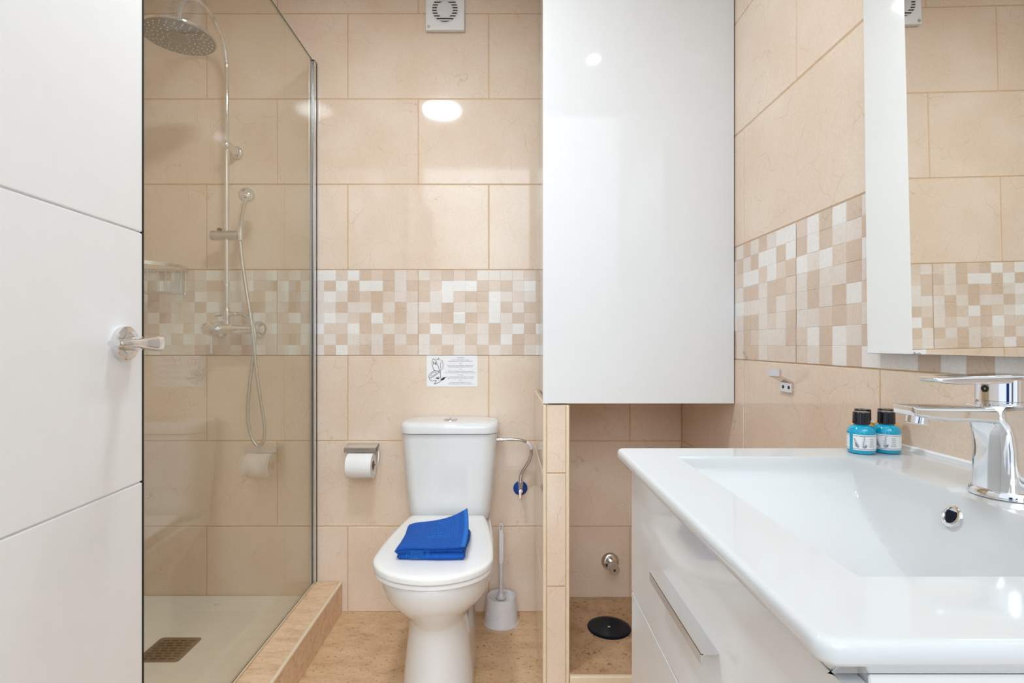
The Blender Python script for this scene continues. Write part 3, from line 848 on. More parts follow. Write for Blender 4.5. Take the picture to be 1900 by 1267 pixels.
for sx in (-1, 1):
    bm = NB(); lathe(bm, [(0.010, -0.018), (0.011, -0.016), (0.011, 0.016), (0.010, 0.018)], (TX+sx*0.075, 1.862, 0.420), (1, 0, 0), n=20); obj('hinge', bm, 'seat', tl)
def cring(z, hw, yf, r, yb=2.036):
    # front face bowed a little
    pts = rrect(TX, (yf+yb)/2, hw, (yb-yf)/2, r, z, 6)
    for p in pts:
        if p.y < (yf+yb)/2:
            p.y += 0.020*min(1.0, abs(p.x-TX)/hw)**2
    return pts
bm = NB()
loft(bm, [cring(z, hw, yf, r) for z, hw, yf, r in ((0.402, .128, 1.880, .03), (0.412, .143, 1.870, .035), (0.44, .149, 1.867, .04), (0.52, .157, 1.863, .042), (0.62, .166, 1.860, .044), (0.70, .1725, 1.858, .045), (0.7205, .1735, 1.857, .045))])
obj('cistern', bm, 'porc', tl, 50)
bm = NB()
loft(bm, [cring(z, hw, yf, r, 2.040) for z, hw, yf, r in ((0.7225, .174, 1.855, .045), (0.7245, .1775, 1.850, .048), (0.745, .1785, 1.849, .048), (0.754, .1770, 1.852, .047), (0.7595, .1725, 1.858, .044), (0.7615, .165, 1.866, .04), (0.7625, .12, 1.90, .03))])
cl = obj('cistern_lid', bm, 'porc', tl, 50)
bm = NB(); lathe(bm, [(0.026, 0.0), (0.026, 0.004), (0.0235, 0.006), (0.0225, 0.0045), (0.0215, 0.0062), (0.001, 0.0072)], (TX, 1.945, 0.7615), n=36)
fb = obj('flush_button', bm, 'chrome', cl, label='round chrome flush button')
bm = NB(); box(bm, TX-0.0008, TX+0.0008, 1.926, 1.964, 0.7682, 0.7690); obj('button_split', bm, 'dark', cl, 0)

# ------------------------------------------------------------------ towel on the lid
tc = Vector((-0.2085, 1.562, 0.4420))
tw = thing('towel', 'folded royal blue towel lying on the closed toilet lid', 'towel', tuple(tc))
def slab(bm, x0, x1, y0, y1, z0, h, nx=34, ny=34, wob=0.0, seed=1, skew=0.0, rl=0.010):
    """Soft folded slab: rounded left fold, drooping rim."""
    rg = random.Random(seed)
    ph = [rg.uniform(0, 6.28) for _ in range(6)]
    def co(i, j, top):
        s, t = i/nx, j/ny
        x = x0+(x1-x0)*s; y = y0+(y1-y0)*t
        x += skew*(t)
        y += 0.003*math.sin(5*s+ph[0]); x += 0.003*math.sin(6*t+ph[1])
        dx = min(s*(x1-x0), (1-s)*(x1-x0)); dy = min(t*(y1-y0), (1-t)*(y1-y0))
        d = min(dx, dy)
        k = 1.0 if d >= rl else math.sqrt(max(0.0, 1-(1-d/rl)**2))
        w = wob*(math.sin(7*s+ph[2])*math.sin(5*t+ph[3])+0.6*math.sin(13*s+4*t+ph[4]))
        if top: return Vector((x, y, z0+h*0.5+(h*0.5)*k+w*k))
        return Vector((x, y, z0+h*0.5-(h*0.5)*k))
    T = [[bm.verts.new(co(i, j, True)) for j in range(ny+1)] for i in range(nx+1)]
    B = [[bm.verts.new(co(i, j, False)) for j in range(ny+1)] for i in range(nx+1)]
    for i in range(nx):
        for j in range(ny):
            bm.faces.new((T[i][j], T[i+1][j], T[i+1][j+1], T[i][j+1]))
            bm.faces.new((B[i][j], B[i][j+1], B[i+1][j+1], B[i+1][j]))
    bmesh.ops.remove_doubles(bm, verts=bm.verts, dist=1e-6)
tx0, tx1, ty0, ty1, tz = -0.309, -0.114, 1.458, 1.662, 0.4422
bm = NB(); slab(bm, tx0+0.004, tx1, ty0, ty1, tz, 0.019, seed=3, rl=0.0095); obj('lower_fold', bm, 'towel', tw, 60)
bm = NB(); slab(bm, tx0, tx1-0.003, ty0+0.003, ty1-0.002, tz+0.0165, 0.018, wob=0.0008, seed=5, rl=0.009); obj('upper_fold', bm, 'towel', tw, 60)
def flap(s, t):
    s_, t_ = max(s, 0.0), max(t, 0.0)
    x = tx0+0.003+(tx1-0.004-tx0)*s
    y = ty0-0.002+(ty1-ty0)*t*0.985
    x += 0.004*math.sin(3*t) - 0.010*(s**3)*(t**2)
    z = tz+0.0375
    z -= 0.0085*math.exp(-s/0.06)                            # rolls down at the left fold
    z += 0.046*(s_**2.6)*(t_**1.6)+0.004*s*s*(1-t)             # lifted corner
    z += 0.0022*math.sin(6*s+2*t)*math.sin(3.1*t+0.4)
    z -= 0.004*math.exp(-t/0.05)*(math.sin(math.pi*s)*0.9)    # sag of the front edge
    # creases running from the lower left to the raised corner
    q = (t-0.08)-(s-0.08)*0.93
    z += 0.0016*math.exp(-(q/0.02)**2)
    q2 = (t-0.45)-(s-0.0)*0.10
    z -= 0.0012*math.exp(-(q2/0.03)**2)*(1-s)
    return Vector((x, y, z))
def sheet(bm, fn, s0, s1, t0, t1, nx, ny, th):
    T = []; B = []
    for i in range(nx+1):
        a = []; b = []
        for j in range(ny+1):
            s = s0+(s1-s0)*i/nx; t = t0+(t1-t0)*j/ny
            p = fn(s, t); e = 0.004
            nn = (fn(s+e, t)-fn(s-e, t)).cross(fn(s, t+e)-fn(s, t-e)).normalized()
            a.append(bm.verts.new(p+nn*th*0.5)); b.append(bm.verts.new(p-nn*th*0.5))
        T.append(a); B.append(b)
    for i in range(nx):
        for j in range(ny):
            bm.faces.new((T[i][j], T[i+1][j], T[i+1][j+1], T[i][j+1])); bm.faces.new((B[i][j], B[i][j+1], B[i+1][j+1], B[i+1][j]))
    for i in range(nx):
        bm.faces.new((T[i][0], B[i][0], B[i+1][0], T[i+1][0])); bm.faces.new((T[i][ny], T[i+1][ny], B[i+1][ny], B[i][ny]))
    for j in range(ny):
        bm.faces.new((T[0][j], T[0][j+1], B[0][j+1], B[0][j])); bm.faces.new((T[nx][j], B[nx][j], B[nx][j+1], T[nx][j+1]))
bm = NB(); sheet(bm, flap, 0.0, 0.945, 0.0, 1.0, 44, 40, 0.0050); fl = obj('top_flap', bm, 'towel', tw, 60)
bm = NB()
def hemf(s, t): 
    p = flap(s, t); p.z += 0.0007*math.sin(t*2*math.pi*22); return p
sheet(bm, hemf, 0.935, 1.0, 0.0, 1.0, 5, 176, 0.0050); obj('hem', bm, 'towel_hem', fl, 60, label='ribbed blue hem')
bm = NB()
def mot(pts):
    q = []
    for (a, b), (c, d) in zip(pts, pts[1:]):
        for k in range(8): q.append(flap(a+(c-a)*k/8, b+(d-b)*k/8)+Vector((0, 0, 0.0026)))
    q.append(flap(*pts[-1])+Vector((0, 0, 0.0026)))
    tube(bm, q, 0.0010, n=6)
mot([(0.40, 0.40), (0.74, 0.40), (0.74, 0.82), (0.47, 0.82), (0.47, 0.52), (0.66, 0.52), (0.66, 0.70), (0.55, 0.70), (0.55, 0.61)])
mot([(0.36, 0.34), (0.78, 0.34), (0.78, 0.88), (0.43, 0.88), (0.43, 0.46), (0.70, 0.46), (0.70, 0.76), (0.51, 0.76), (0.51, 0.57), (0.62, 0.57)])
mot([(0.81, 0.22), (0.81, 0.94)]); mot([(0.84, 0.22), (0.84, 0.94)])
obj('woven_motif', bm, 'towel_hem', fl, 60, label='woven square key motif')
bm = NB()
for k in range(7):
    z = tz+0.006+k*0.0034
    tube(bm, [(tx0+0.040, ty0+0.0018-0.0008*(1 if k < 3 else 0), z), (tx0+0.058, ty0+0.0005, z), (tx0+0.078, ty0+0.001, z)], 0.0009, n=6)
for dx in (0.030, 0.035, 0.086, 0.091):
    tube(bm, [(tx0+dx, ty0+0.003, tz+0.004), (tx0+dx, ty0+0.0012, tz+0.010), (tx0+dx, ty0+0.003, tz+0.017), (tx0+dx, ty0+0.004, tz+0.024), (tx0+dx, ty0+0.006, tz+0.031)], 0.0010, n=6)
obj('woven_border', bm, 'towel_hem', tw, 60, label='woven border stripes')

# ------------------------------------------------------------------ toilet brush and its holder
BX, BY = -0.021, 1.977
ho = thing('brush_holder', 'white plastic toilet brush holder standing on the brown floor', 'brush holder', (BX, BY, 0))
bm = NB(); lathe(bm, [(0.0665, 0.0), (0.0665, 0.002), (0.0635, 0.0035), (0.0625, 0.008), (0.0555, 0.093), (0.0535, 0.0975), (0.0515, 0.098), (0.0495, 0.095), (0.047, 0.088), (0.020, 0.0865), (0.0195, 0.080)], (BX, BY, 0), n=56)
obj('cup', bm, 'brushp', ho, 50)
bm = NB()
for x0 in (-0.5, 0.5):
    pts = []
    for k in range(17):
        a = -1.0+2.0*k/16
        an = -math.pi/2+x0*1.0+a*0.5
        z = 0.052-0.020*math.cos(a*1.4)*(1 if x0 < 0 else -1)
        r = 0.0625-(z-0.008)*0.0824+0.0004
        pts.append((BX+r*math.cos(an), BY+r*math.sin(an), z))
    tube(bm, pts, 0.0011, n=6)
obj('wave_relief', bm, 'brushp', ho)
tb = thing('toilet_brush', 'slim white toilet brush handle standing in the plastic holder', 'toilet brush', (BX, BY, 0.088))
bm = NB()
lathe(bm, [(0.017, 0.087), (0.017, 0.090), (0.012, 0.092), (0.010, 0.101), (0.0065, 0.104), (0.0062, 0.165), (0.0085, 0.166), (0.0085, 0.171), (0.0062, 0.172), (0.0060, 0.205), (0.0075, 0.222)], (BX, BY, 0), n=20)
obj('shaft', bm, 'brushp', tb)
bm = NB()
def gsec(z, hx, hy): return rrect(BX, BY, hx, hy, min(hx, hy)*0.6, z, 4)
loft(bm, [gsec(z, hx, 0.0050) for z, hx in ((0.214, 0.0062), (0.228, 0.0082), (0.30, 0.0080), (0.335, 0.0072), (0.342, 0.0066))])
lp_ = []
for k in range(21):
    a = math.pi*k/20
    lp_.append((BX+0.0060*math.cos(a), BY, 0.360+0.0065*math.sin(a)))
tube(bm, [(BX+0.0060, BY, 0.335)]+lp_+[(BX-0.0060, BY, 0.335)], 0.0022, n=8)
gp_ = obj('grip', bm, 'brushp', tb)
bm = NB()
for k in range(24):
    z = 0.232+k*0.0042
    box(bm, BX+0.0035, BX+0.0092, BY-0.0058, BY-0.0035, z, z+0.0022)
obj('grip_ridges', bm, 'ventw', gp_, 0)

# ------------------------------------------------------------------ toilet roll and its holder
rx, ry, rz = -0.5525, 1.990, 0.597
rh_ = thing('toilet_roll_holder', 'chrome toilet roll holder with flat cover on the back wall', 'toilet roll holder', (-0.555, YB, 0.655))
bm = NB()
x0, x1 = -0.617, -0.4955
secp = [(2.0425, 0.630), (2.0425, 0.6580), (2.038, 0.6592), (1.992, 0.6515), (1.9885, 0.6490), (1.9880, 0.6325)]
rgs = []
for x in (x0, x1):
    rg = [Vector((x, y, z)) for y, z in secp]
    for i in range(len(secp)-1, -1, -1):
        a = Vector(secp[max(i-1, 0)]); b = Vector(secp[min(i+1, len(secp)-1)])
        t = (b-a).normalized(); nn = Vector((-t.y, t.x))
        rg.append(Vector((x, secp[i][0]+nn.x*0.0014, secp[i][1]+nn.y*0.0014)))
    rgs.append(rg)
loft(bm, rgs); obj('cover', bm, 'alu', rh_, 30)
bm = NB()
wire = [(-0.492, 2.020, 0.650), (-0.490, 2.008, 0.641), (-0.487, 1.999, 0.620), (-0.488, 1.993, 0.598), (-0.494, 1.990, 0.586), (-0.505, 1.990, 0.583), (-0.545, 1.990, 0.583), (-0.603, 1.990, 0.583)]
tube(bm, spline(wire, 6), 0.0025, n=10); obj('arm', bm, 'chrome', rh_)
ro = thing('toilet_roll', 'white toilet paper roll hanging under the chrome cover', 'toilet roll', (rx, ry, rz))
bm = NB(); 
RR = 0.0460
prof = [(0.019, -0.0465), (RR-0.001, -0.0465), (RR, -0.0475), (RR, 0.0475), (RR-0.001, 0.0465), (0.019, 0.0465), (0.019, 0.0470), (0.019, -0.0470), (0.019, -0.0465)]
lathe(bm, prof, (rx, ry, rz-0.014), (1, 0, 0), n=56, caps=False); obj('paper', bm, 'tissue', ro, 40)
bm = NB(); lathe(bm, [(0.0188, -0.0460), (0.0188, 0.0470), (0.0175, 0.0470), (0.0175, -0.0460)], (rx, ry, rz-0.014), (1, 0, 0), n=36, caps=False); obj('core', bm, 'card', ro, label='brown cardboard core')
bm = NB()   # loose end folded to a point
tri = []
def onroll(x, a, r=RR+0.0007): return Vector((rx+x, ry+r*math.cos(a), rz-0.014+r*math.sin(a)))
pts = [(-0.040, R(128)), (-0.030, R(150)), (-0.018, R(168)), (-0.005, R(180)), (0.008, R(171)), (0.022, R(152)), (0.034, R(128))]
tube(bm, spline([onroll(x, a) for x, a in pts], 5), 0.0006, n=6)
tube(bm, spline([onroll(x, a) for x, a in ((-0.005, R(180)), (-0.012, R(186)), (-0.002, R(190)), (0.010, R(184)), (0.008, R(171)))], 5), 0.0006, n=6)
obj('folded_point', bm, 'tissue', ro)

# ------------------------------------------------------------------ cistern supply: valve and braided hose
vx, vz = 0.0535, CAMZ-(905-637)*0.0021
va = thing('angle_valve', 'small chrome stop valve with round blue wall plate right of the cistern', 'valve', (vx, YB, vz))
bm = NB(); lathe(bm, [(0.0275, 0.001), (0.0275, 0.004), (0.022, 0.010), (0.012, 0.013), (0.001, 0.013)], (vx, YB, vz), (0, -1, 0), n=36); obj('wall_plate', bm, 'blueesc', va, label='round blue wall plate')
bm = NB(); lathe(bm, [(0.0085, 0.010), (0.0085, 0.045), (0.007, 0.050)], (vx, YB, vz), (0, -1, 0), n=20); lathe(bm, [(0.0085, 0.0), (0.0085, 0.018), (0.0105, 0.019), (0.0105, 0.032)], (vx, YB-0.033, vz), (0, 0, 1), n=6)
obj('body', bm, 'chrome', va)
bm = NB(); box(bm, vx-0.007, vx+0.003, YB-0.056, YB-0.050, vz-0.026, vz+0.006, 0.002, 2); obj('handle', bm, 'chrome', va)
hx_ = thing('supply_hose', 'curved braided steel hose from the cistern side to the blue stop valve', 'hose', (-0.01, 1.97, 0.68))
zc_ = CAMZ-(815-637)*1.965/F
p0 = Vector((-0.034, 1.965, zc_))
path = [p0+Vector((0.018, 0, 0)), P(955, 815, 1.965), P(972, 818, 1.968), P(983, 826, 1.975), P(986, 838, 1.985), P(983, 852, 1.995), P(975, 866, 2.005), P(968, 878, 2.010), Vector((vx, YB-0.033, vz+0.040)), Vector((vx, YB-0.033, vz+0.030))]
hp2 = resample(spline(path, 10), 0.0016)
bm = NB(); tube(bm, hp2, [0.0062 if i % 2 else 0.0056 for i in range(len(hp2))], n=12); obj('braid', bm, 'hose', hx_, 180)
bm = NB(); lathe(bm, [(0.0115, -0.002), (0.0115, 0.004), (0.008, 0.005), (0.008, 0.008), (0.0095, 0.009), (0.0095, 0.018), (0.0072, 0.019), (0.0072, 0.032)], p0, (1, 0, 0), n=18); obj('coupling', bm, 'chrome', hx_)
i0 = int(len(hp2)*0.33); i1 = int(len(hp2)*0.47)
bm = NB(); tube(bm, hp2[i0:i1], 0.0066, n=14); obj('paper_tag', bm, 'label', hx_, label='white paper sleeve on the hose')
i0 = len(hp2)-18
bm = NB(); tube(bm, hp2[i0:], 0.0072, n=14); obj('ferrule', bm, 'chrome', hx_)

# ------------------------------------------------------------------ tall cabinet over the half wall
cb = thing('wall_cabinet', 'tall white gloss cabinet hung above the niche and half wall', 'cabinet', (0.40, YB, 0.866))
bm = NB(); box(bm, 0.128, XR-0.004, HY+0.019, YB-0.003, 0.868, ZC-0.003, 0.001, 1); obj('carcass', bm, 'lacq', cb, 30)
bm = NB(); box(bm, 0.1085, XR-0.0035, HY-0.001, HY+0.018, 0.8665, ZC-0.004, 0.0012, 2); obj('door', bm, 'cabdoor', cb, 30)

# ------------------------------------------------------------------ niche: washing machine tap and drain cap
nx_, nz_ = (1132-940)*0.0021, CAMZ-(1041-637)*0.0021
ta = thing('wall_tap', 'small chrome wall tap in the niche under the tall cabinet', 'tap', (nx_, YB, nz_))
bm = NB(); lathe(bm, [(0.035, 0.001), (0.035, 0.003), (0.030, 0.010), (0.022, 0.0125), (0.001, 0.0125)], (nx_, YB, nz_), (0, -1, 0), n=36); obj('wall_plate', bm, 'chrome', ta)
bm = NB(); lathe(bm, [(0.013, 0.010), (0.013, 0.060)], (nx_, YB, nz_), (0, -1, 0), n=24); obj('spindle', bm, 'chrome', ta)
bm = NB(); lathe(bm, [(0.0185, 0.045), (0.020, 0.048), (0.020, 0.082), (0.0185, 0.085), (0.001, 0.085)], (nx_, YB, nz_), (0, -1, 0), n=10); k_ = obj('knob', bm, 'steel', ta, 25)
bm = NB(); lathe(bm, [(0.005, 0.0851), (0.001, 0.0854)], (nx_, YB, nz_), (0, -1, 0), n=16); obj('screw_hole', bm, 'dark', k_, label='dark screw hole')
yd = (CAMZ-0.062)*F/(1163-637.0); xd = (1130-940)*yd/F
dc = thing('drain_cap', 'round black drain cap on the speckled niche floor', 'drain cap', (xd, yd, 0.059))
bm = NB(); lathe(bm, [(0.0745, 0.0592), (0.0745, 0.0610), (0.072, 0.0625), (0.060, 0.0632), (0.030, 0.0622), (0.001, 0.0618)], (xd, yd, 0), n=64); obj('disc', bm, 'navy', dc, 50)
bm = NB(); lathe(bm, [(0.0045, 0.0617), (0.0045, 0.0632), (0.003, 0.0640), (0.001, 0.0640)], (xd, yd, 0), n=20); obj('centre_screw', bm, 'chrome', dc, label='silver centre screw')

# ------------------------------------------------------------------ vanity unit
VF = 0.2137
BXF, BY0, BY1, BZ = 0.1886, 0.3145, 0.905, 0.8665
vn = thing('vanity_unit', 'white gloss two drawer vanity unit under the washbasin', 'vanity', (0.45, 0.61, 0.30))
bm = NB()
box(bm, VF+0.0185, XR-0.003, 0.336, 0.352, 0.30, 0.8335, 0.001, 1); box(bm, VF+0.0185, XR-0.003, 0.878, 0.894, 0.30, 0.8335, 0.001, 1); box(bm, VF+0.0185, XR-0.003, 0.3525, 0.8775, 0.30, 0.316)
obj('carcass', bm, 'lacq', vn, 30)
for nm, z0, z1 in (('drawer', 0.6245, 0.829), ('drawer', 0.303, 0.6215)):
    bm = NB(); box(bm, VF, VF+0.0165, 0.334, 0.896, z0, z1, 0.0010, 2); d_ = obj(nm, bm, 'lacq', vn, 30)
    if z0 > 0.5: dr = d_
    else: d2 = d_
for dd_, zt_ in ((dr, 0.7350), (d2, 0.545)):
    bm = NB()
    box(bm, VF-0.0185, VF, 0.527, 0.717, zt_-0.0022, zt_, 0.0003, 1)
    box(bm, VF-0.0185, VF-0.0160, 0.527, 0.717, zt_-0.0130, zt_-0.0005, 0.0003, 1)
    obj('handle', bm, 'alu', dd_, 30, label='flat satin metal angle handle')

# ------------------------------------------------------------------ washbasin
ws = thing('washbasin', 'white ceramic washbasin with wide rim on the vanity unit', 'washbasin', (0.44, 0.61, 0.834))
bm = NB()
def dense(a, b, n, e0, e1):
    """n+1 stations from a to b, packed near both ends."""
    out = []
    for i in range(n+1):
        t = i/n
        out.append(a+(b-a)*(t-0.85*math.sin(2*math.pi*t)/(2*math.pi)))
    return out
def stations(brk, cnt):
    out = []
    for (a, b), n in zip(zip(brk, brk[1:]), cnt):
        s = dense(a, b, n, 0, 0)
        out += s if not out else s[1:]
    return out
IX0, IX1, IY0, IY1 = 0.271, 0.5475, 0.404, 0.8325
XS = stations([BXF, IX0, IX1, XR-0.002], [26, 64, 34])
YS = stations([BY0, IY0, 0.66, IY1, BY1], [26, 50, 56, 26])
def smin(*d, k=0.0028):
    m = min(d)
    return m-k*math.log(sum(math.exp(-(v-m)/k) for v in d))
def sst(a, b, x):
    t = min(1, max(0, (x-a)/(b-a))); return t*t*(3-2*t)
DEP = 0.125
def bowl(x, y):
    f = IY1-y; nn = y-IY0; b = IX1-x; fr = x-IX0
    if min(f, nn, b, fr) <= 0: return 0.0
    def g(d, w, p, h=DEP): return h*min(1.3, (d/w)**p)
    v = smin(g(f, 0.18, 0.46), g(nn, 0.12, 0.5), g(b, 0.040, 0.60), g(fr, 0.10, 0.50), DEP)
    e = min(f, nn, b, fr)
    return max(0.0, v)*sst(-0.0005, 0.004, e)
EDGE = 0.006
def top(x, y):
    z = BZ-bowl(x, y)
    # lower tap platform against the soap ledge behind
    pl = sst(0.530, 0.545, x)*(1-sst(0.645, 0.655, y))*sst(0.44, 0.46, y)
    z -= 0.0035*pl
    d = min(x-BXF, y-BY0, BY1-y)
    if d < EDGE: z -= EDGE-math.sqrt(max(0, EDGE**2-(EDGE-d)**2))
    if x > XR-0.010: z += 0.004*sst(XR-0.010, XR-0.004, x)
    return z
RC = 0.014
def snap(x, y):
    for cy, sy in ((BY0+RC, -1), (BY1-RC, 1)):
        if x < BXF+RC and (y-cy)*sy > 0:
            dx, dy = x-(BXF+RC), y-cy
            # square to disc
            m = max(abs(dx), abs(dy)); l = math.hypot(dx, dy)
            if l > 1e-9:
                return BXF+RC+dx*m/l, cy+dy*m/l, m
    return x, y, None
G = []
for x in XS:
    row = []
    for y in YS:
        X, Y, m = snap(x, y)
        z = top(X, Y)
        if m is not None:
            d = RC-m; z = BZ-(EDGE-math.sqrt(max(0, EDGE**2-(EDGE-min(d, EDGE))**2)))
        row.append(bm.verts.new((X, Y, z)))
    G.append(row)
nx, ny = len(XS)-1, len(YS)-1
for i in range(nx):
    for j in range(ny):
        bm.faces.new((G[i][j], G[i+1][j], G[i+1][j+1], G[i][j+1]))
loop = [G[i][0] for i in range(nx+1)]+[G[nx][j] for j in range(1, ny+1)]+[G[i][ny] for i in range(nx-1, -1, -1)]+[G[0][j] for j in range(ny-1, 0, -1)]
def ringdown(ins, z):
    out = []
    for v_ in loop:
        x, y = v_.co.x, v_.co.y
        cx_, cy_ = (BXF+XR)/2, (BY0+BY1)/2
        fx = ins if x < BXF+RC else 0
        nxx = x+(ins*max(0, min(1, (BXF+RC-x)/RC)) if x < BXF+RC else 0)
        nyy = y
        if y < BY0+RC: nyy = y+ins*min(1, (BY0+RC-y)/RC)
        if y > BY1-RC: nyy = y-ins*min(1, (y-(BY1-RC))/RC)
        out.append(bm.verts.new((nxx, nyy, z)))
    return out
prev = loop
for ins, z in ((0.0, BZ-0.0125), (0.0015, BZ-0.0150), (0.004, BZ-0.0165), (0.019, BZ-0.0300), (0.022, BZ-0.0320)):
    cur = ringdown(ins, z)
    for i in range(len(loop)):
        j = (i+1) % len(loop)
        bm.faces.new((prev[i], cur[i], cur[j], prev[j]))
    prev = cur
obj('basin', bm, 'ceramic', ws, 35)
oz = 0.8355; oy = 0.640
ox = IX1-0.040*(((BZ-oz)/DEP)**(1/0.60))
oax = Vector((-0.93, 0, 0.36)).normalized()
bm = NB(); lathe(bm, [(0.0140, -0.004), (0.0140, 0.0022), (0.0125, 0.0036), (0.0098, 0.0034), (0.0088, 0.0018), (0.0088, -0.003)], (ox, oy, oz), oax, n=40, caps=False); ov = obj('overflow_ring', bm, 'chrome', ws, 50, label='chrome overflow ring')
bm = NB(); lathe(bm, [(0.0090, 0.0012), (0.001, 0.0010)], (ox, oy, oz), oax, n=32); obj('overflow_hole', bm, 'navy', ov, label='dark overflow hole')
bm = NB(); lathe(bm, [(0.030, -0.001), (0.030, 0.003), (0.026, 0.005), (0.001, 0.006)], (0.43, 0.60, BZ-DEP+0.003), n=40); obj('waste_cover', bm, 'chrome', ws, label='chrome waste cover')
bm = NB(); tube(bm, [(XR-0.0025, BY0+0.003, BZ+0.004), (XR-0.0025, BY1-0.003, BZ+0.004)], 0.003, n=8); obj('sealant', bm, 'paper', ws, label='white sealant bead along the wall')

# ------------------------------------------------------------------ basin tap
FY = 0.632
k_ = FY/F
def fx(px): return (px-940)*k_
def fz(py): return CAMZ-(py-637)*k_
fa = thing('basin_mixer', 'chrome single lever mixer tap on the washbasin ledge', 'tap', (0.602, FY, BZ-0.0035))
bm = NB(); lathe(bm, [(0.0345, 0.0), (0.0345, 0.0055), (0.0325, 0.0082), (0.027, 0.0090)], (0.6005, FY, BZ-0.0026), n=48); obj('base_ring', bm, 'chrome', fa)
bm = NB()
# column: rounded square, slightly waisted, flowing into the spout
rings = []
for z, hx, hy, cx, r in ((BZ+0.003, 0.0295, 0.0275, 0.6010, 0.022), (0.895, 0.0288, 0.0265, 0.6010, 0.021), (0.920, 0.0284, 0.0258, 0.6012, 0.020), (0.938, 0.0290, 0.0254, 0.6010, 0.018), (0.950, 0.0310, 0.0250, 0.6000, 0.017), (0.956, 0.0345, 0.0250, 0.5970, 0.017), (0.968, 0.0355, 0.0250, 0.5960, 0.017), (0.9725, 0.0335, 0.0232, 0.5965, 0.016)):
    rings.append(rrect(cx, FY, hx, hy, r, z, 8))
loft(bm, rings)
col_ = obj('column', bm, 'chrome', fa, 50)
bm = NB()
def ysec(x, z0, z1, hy, r):
    p = rrect(0, 0, hy, (z1-z0)/2, min(r, (z1-z0)/2*0.9), 0, 5)
    return [Vector((x, FY+q.x, (z0+z1)/2+q.y)) for q in p]
loft(bm, [ysec(x, z0, z1, hy, r) for x, z0, z1, hy, r in ((0.4765, 0.9665, 0.9705, 0.0150, 0.002), (0.4785, 0.9610, 0.9712, 0.0185, 0.003), (0.486, 0.9590, 0.9712, 0.0195, 0.004), (0.515, 0.9545, 0.9713, 0.0205, 0.005), (0.545, 0.9535, 0.9716, 0.0215, 0.006), (0.570, 0.9515, 0.9720, 0.0232, 0.007), (0.595, 0.9480, 0.9724, 0.0240, 0.008))])
obj('spout', bm, 'chrome', fa, 40)
bm = NB(); lathe(bm, [(0.0125, 0.010), (0.0125, -0.0065), (0.0115, -0.008), (0.001, -0.0075)], (0.4955, FY, 0.9570), (0.12, 0, 1), n=32); obj('aerator', bm, 'chrome', fa)
bm = NB(); lathe(bm, [(0.0250, 0.9715), (0.0265, 0.9735), (0.0265, 0.977), (0.0258, 0.9775), (0.0268, 0.978), (0.0268, 1.003), (0.025, 1.005)], (0.5985, FY, 0), n=40)
lv = obj('lever_base', bm, 'chrome', fa)
bm = NB()
loft(bm, [ysec(x, z0, z1, hy, r) for x, z0, z1, hy, r in ((0.5055, 1.0030, 1.0050, 0.011, 0.001), (0.508, 1.0005, 1.0056, 0.0135, 0.002), (0.516, 0.9985, 1.0062, 0.0155, 0.003), (0.530, 0.9975, 1.0068, 0.0170, 0.003), (0.560, 0.9985, 1.0078, 0.0200, 0.003), (0.575, 0.9990, 1.0085, 0.0225, 0.003), (0.600, 0.9995, 1.0095, 0.0262, 0.003), (0.618, 1.0000, 1.0100, 0.0230, 0.003), (0.6255, 1.0005, 1.0095, 0.0150, 0.003))])
obj('lever', bm, 'chrome', fa, 40)
bm = NB(); lathe(bm, [(0.0042, 0.0), (0.0042, 0.0008), (0.003, 0.0010), (0.001, 0.0002)], (0.5985-0.0262, FY-0.004, 0.992), (-1, -0.15, 0), n=20); obj('indicator', bm, 'dark', lv, label='small dark lever screw')

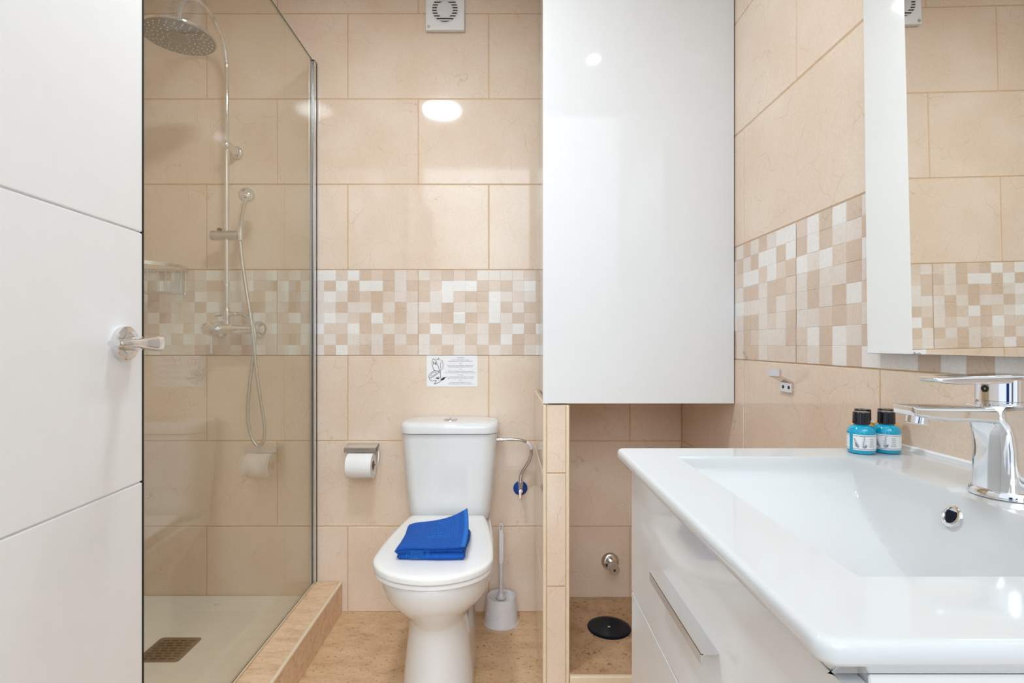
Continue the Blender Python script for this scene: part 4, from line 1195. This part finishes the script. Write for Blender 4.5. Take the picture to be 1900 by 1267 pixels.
# ------------------------------------------------------------------ toiletry bottles
def bottle(label, loc, liquid, rot, lettering):
    b = thing('toiletry_bottle', label, 'bottle', loc, 'small toiletry bottles on the washbasin')
    b.rotation_euler = (0, 0, rot)
    bm = NB(); lathe(bm, [(0.017, 0.0), (0.0195, 0.0012), (0.0202, 0.0035), (0.0202, 0.0345), (0.0192, 0.0395), (0.0165, 0.0432), (0.0125, 0.0455), (0.0108, 0.0462), (0.0108, 0.0465)], (0, 0, 0), n=44)
    obj('liquid_body', bm, liquid, b, 50, local=True)
    bm = NB(); lathe(bm, [(0.0118, 0.0475), (0.0124, 0.0480), (0.0122, 0.0660), (0.0112, 0.0672), (0.001, 0.0674)], (0, 0, 0), n=36)
    obj('cap', bm, 'blackp', b, 40, local=True, label='black screw cap')
    bm = NB()
    r = 0.02035; n = 44; a0, a1 = R(-90-42), R(-90-42+343)
    for k in range(n):
        p, q = a0+(a1-a0)*k/n, a0+(a1-a0)*(k+1)/n
        f = [bm.verts.new((r*math.cos(t), r*math.sin(t), z)) for t, z in ((p, 0.0068), (q, 0.0068), (q, 0.0318), (p, 0.0318))]
        bm.faces.new(f)
    bmesh.ops.remove_doubles(bm, verts=bm.verts, dist=1e-6)
    lb = obj('label_wrap', bm, 'label', b, 60, local=True, label='white paper label')
    if lettering:
        rr_ = 0.0205
        def cyl(a, z): return Vector((rr_*math.cos(a), rr_*math.sin(a), z))
        bm = NB()
        for z in (0.0088, 0.0298):
            tube(bm, [cyl(a0+(a1-a0)*k/40, z) for k in range(41)], 0.00030, n=5)
        A = R(-90)
        def br(s0, z0, s1, z1, w=0.00022):
            tube(bm, [cyl(A+(s0+(s1-s0)*k/4)/rr_, z0+(z1-z0)*k/4) for k in range(5)], w, n=5)
        for ox_, lean, hgt in ((-0.0005, 0.002, 0.0185), (-0.0065, -0.006, 0.0150), (-0.008, -0.003, 0.0080), (0.001, 0.003, 0.005)):
            br(ox_, 0.0100, ox_+lean, 0.0100+hgt)
            m = 5
            for q in range(1, m+1):
                f = q/(m+0.4); x, z = ox_+lean*f, 0.0100+hgt*f
                w_ = 0.0032*(1-0.55*f)
                br(x, z, x+w_, z+0.0012); br(x, z, x-w_, z+0.0014)
        obj('plant_drawing', bm, 'greyink', lb, 0, local=True, label='line drawing of leafy twigs')
        for q, s in enumerate(("SHOWER GEL", "GEL DUCHA", "GEL DOUCHE", "DUSCHGEL", "BAGNOSCHIUMA")):
            t_ = text_bm(s, 0.0021)
            xs = [v_.co.x for v_ in t_.verts]; wid = max(xs)-min(xs)
            tgt = 0.0062 if q < 4 else 0.0080
            for v_ in t_.verts:
                x = 0.0125+v_.co.x*tgt/wid; z = 0.0248-q*0.0030+v_.co.y
                v_.co = cyl(A+x/rr_, z)
            obj('label_text', t_, 'ink', lb, 0, local=True)
    return b
bz_ = BZ+0.0002
bottle('front left blue bottle of the four on the washbasin corner, white label gap showing', (0.5825, 0.862, bz_), 'soap', R(-26), True)
bottle('front right blue bottle of the four, nearest the tap spout', (0.6265, 0.866, bz_), 'soap', R(-42), True)
bottle('amber bottle behind the left blue bottle on the washbasin corner', (0.6103, 0.9000, bz_), 'amber', R(20), False)
bottle('amber bottle behind the right blue bottle beside the tiled wall', (0.6520, 0.9020, bz_), 'amber', R(20), False)

# ------------------------------------------------------------------ coat hook on the right wall
yh = 1.272
hk = thing('wall_hook', 'chrome square wall hook on tiled wall below the mosaic band', 'hook', (XR, yh, 0.945))
HW_ = 0.0255
bm = NB()
prf = [(XR-0.0032, 0.9285), (XR-0.0032, 0.9500), (XR-0.0045, 0.9530), (XR-0.0080, 0.9552), (XR-0.0265, 0.9640), (XR-0.0312, 0.9668), (XR-0.0325, 0.9705), (XR-0.0325, 0.9845)]
rg = []
for i, (x, z) in enumerate(prf):
    a = Vector(prf[max(i-1, 0)]); b_ = Vector(prf[min(i+1, len(prf)-1)])
    t = (b_-a).normalized(); nn = Vector((-t.y, t.x))*0.0028
    rg.append([Vector((x+nn.x, yh-HW_, z+nn.y)), Vector((x+nn.x, yh+HW_, z+nn.y)), Vector((x-nn.x, yh+HW_, z-nn.y)), Vector((x-nn.x, yh-HW_, z-nn.y))])
loft(bm, rg)
es = [e for e in bm.edges if abs(e.verts[0].co.y-e.verts[1].co.y) > 0.04 and (min(e.verts[0].co.z, e.verts[1].co.z) < 0.9287 or e.verts[0].co.z > 0.9838)]
pl_ = obj('bent_strip', bm, 'chrome', hk, 30)
for dy in (-0.013, 0.013):
    bm = NB(); lathe(bm, [(0.0042, 0.0), (0.0042, 0.0008), (0.0014, 0.0009)], (XR-0.0058, yh+dy, 0.940), (-1, 0, 0), n=14); obj('screw', bm, 'dark', pl_, label='dark screw head')

# ------------------------------------------------------------------ mirror, leaning out a little at the top
mz0 = 1.028
mi = thing('wall_mirror', 'frameless wall mirror above the washbasin, leaning slightly forward', 'mirror', (0.6605, 0.66, mz0))
mi.rotation_euler = (0, R(-0.70), 0)
bm = NB(); box(bm, 0.0, 0.0045, -0.36, 0.301, 0.0, 0.86, 0.0006, 1)
for f in bm.faces: f.material_index = 0 if f.normal.x < -0.9 else 1
obj('mirror_glass', bm, ['mirror', 'mirror_edge'], mi, 0, local=True)
bm = NB(); box(bm, 0.0048, 0.0195, -0.33, 0.27, 0.03, 0.83); obj('backing', bm, 'mirror_edge', mi, 0, local=True)

# ------------------------------------------------------------------ collected groups
bpy.context.view_layer.update()
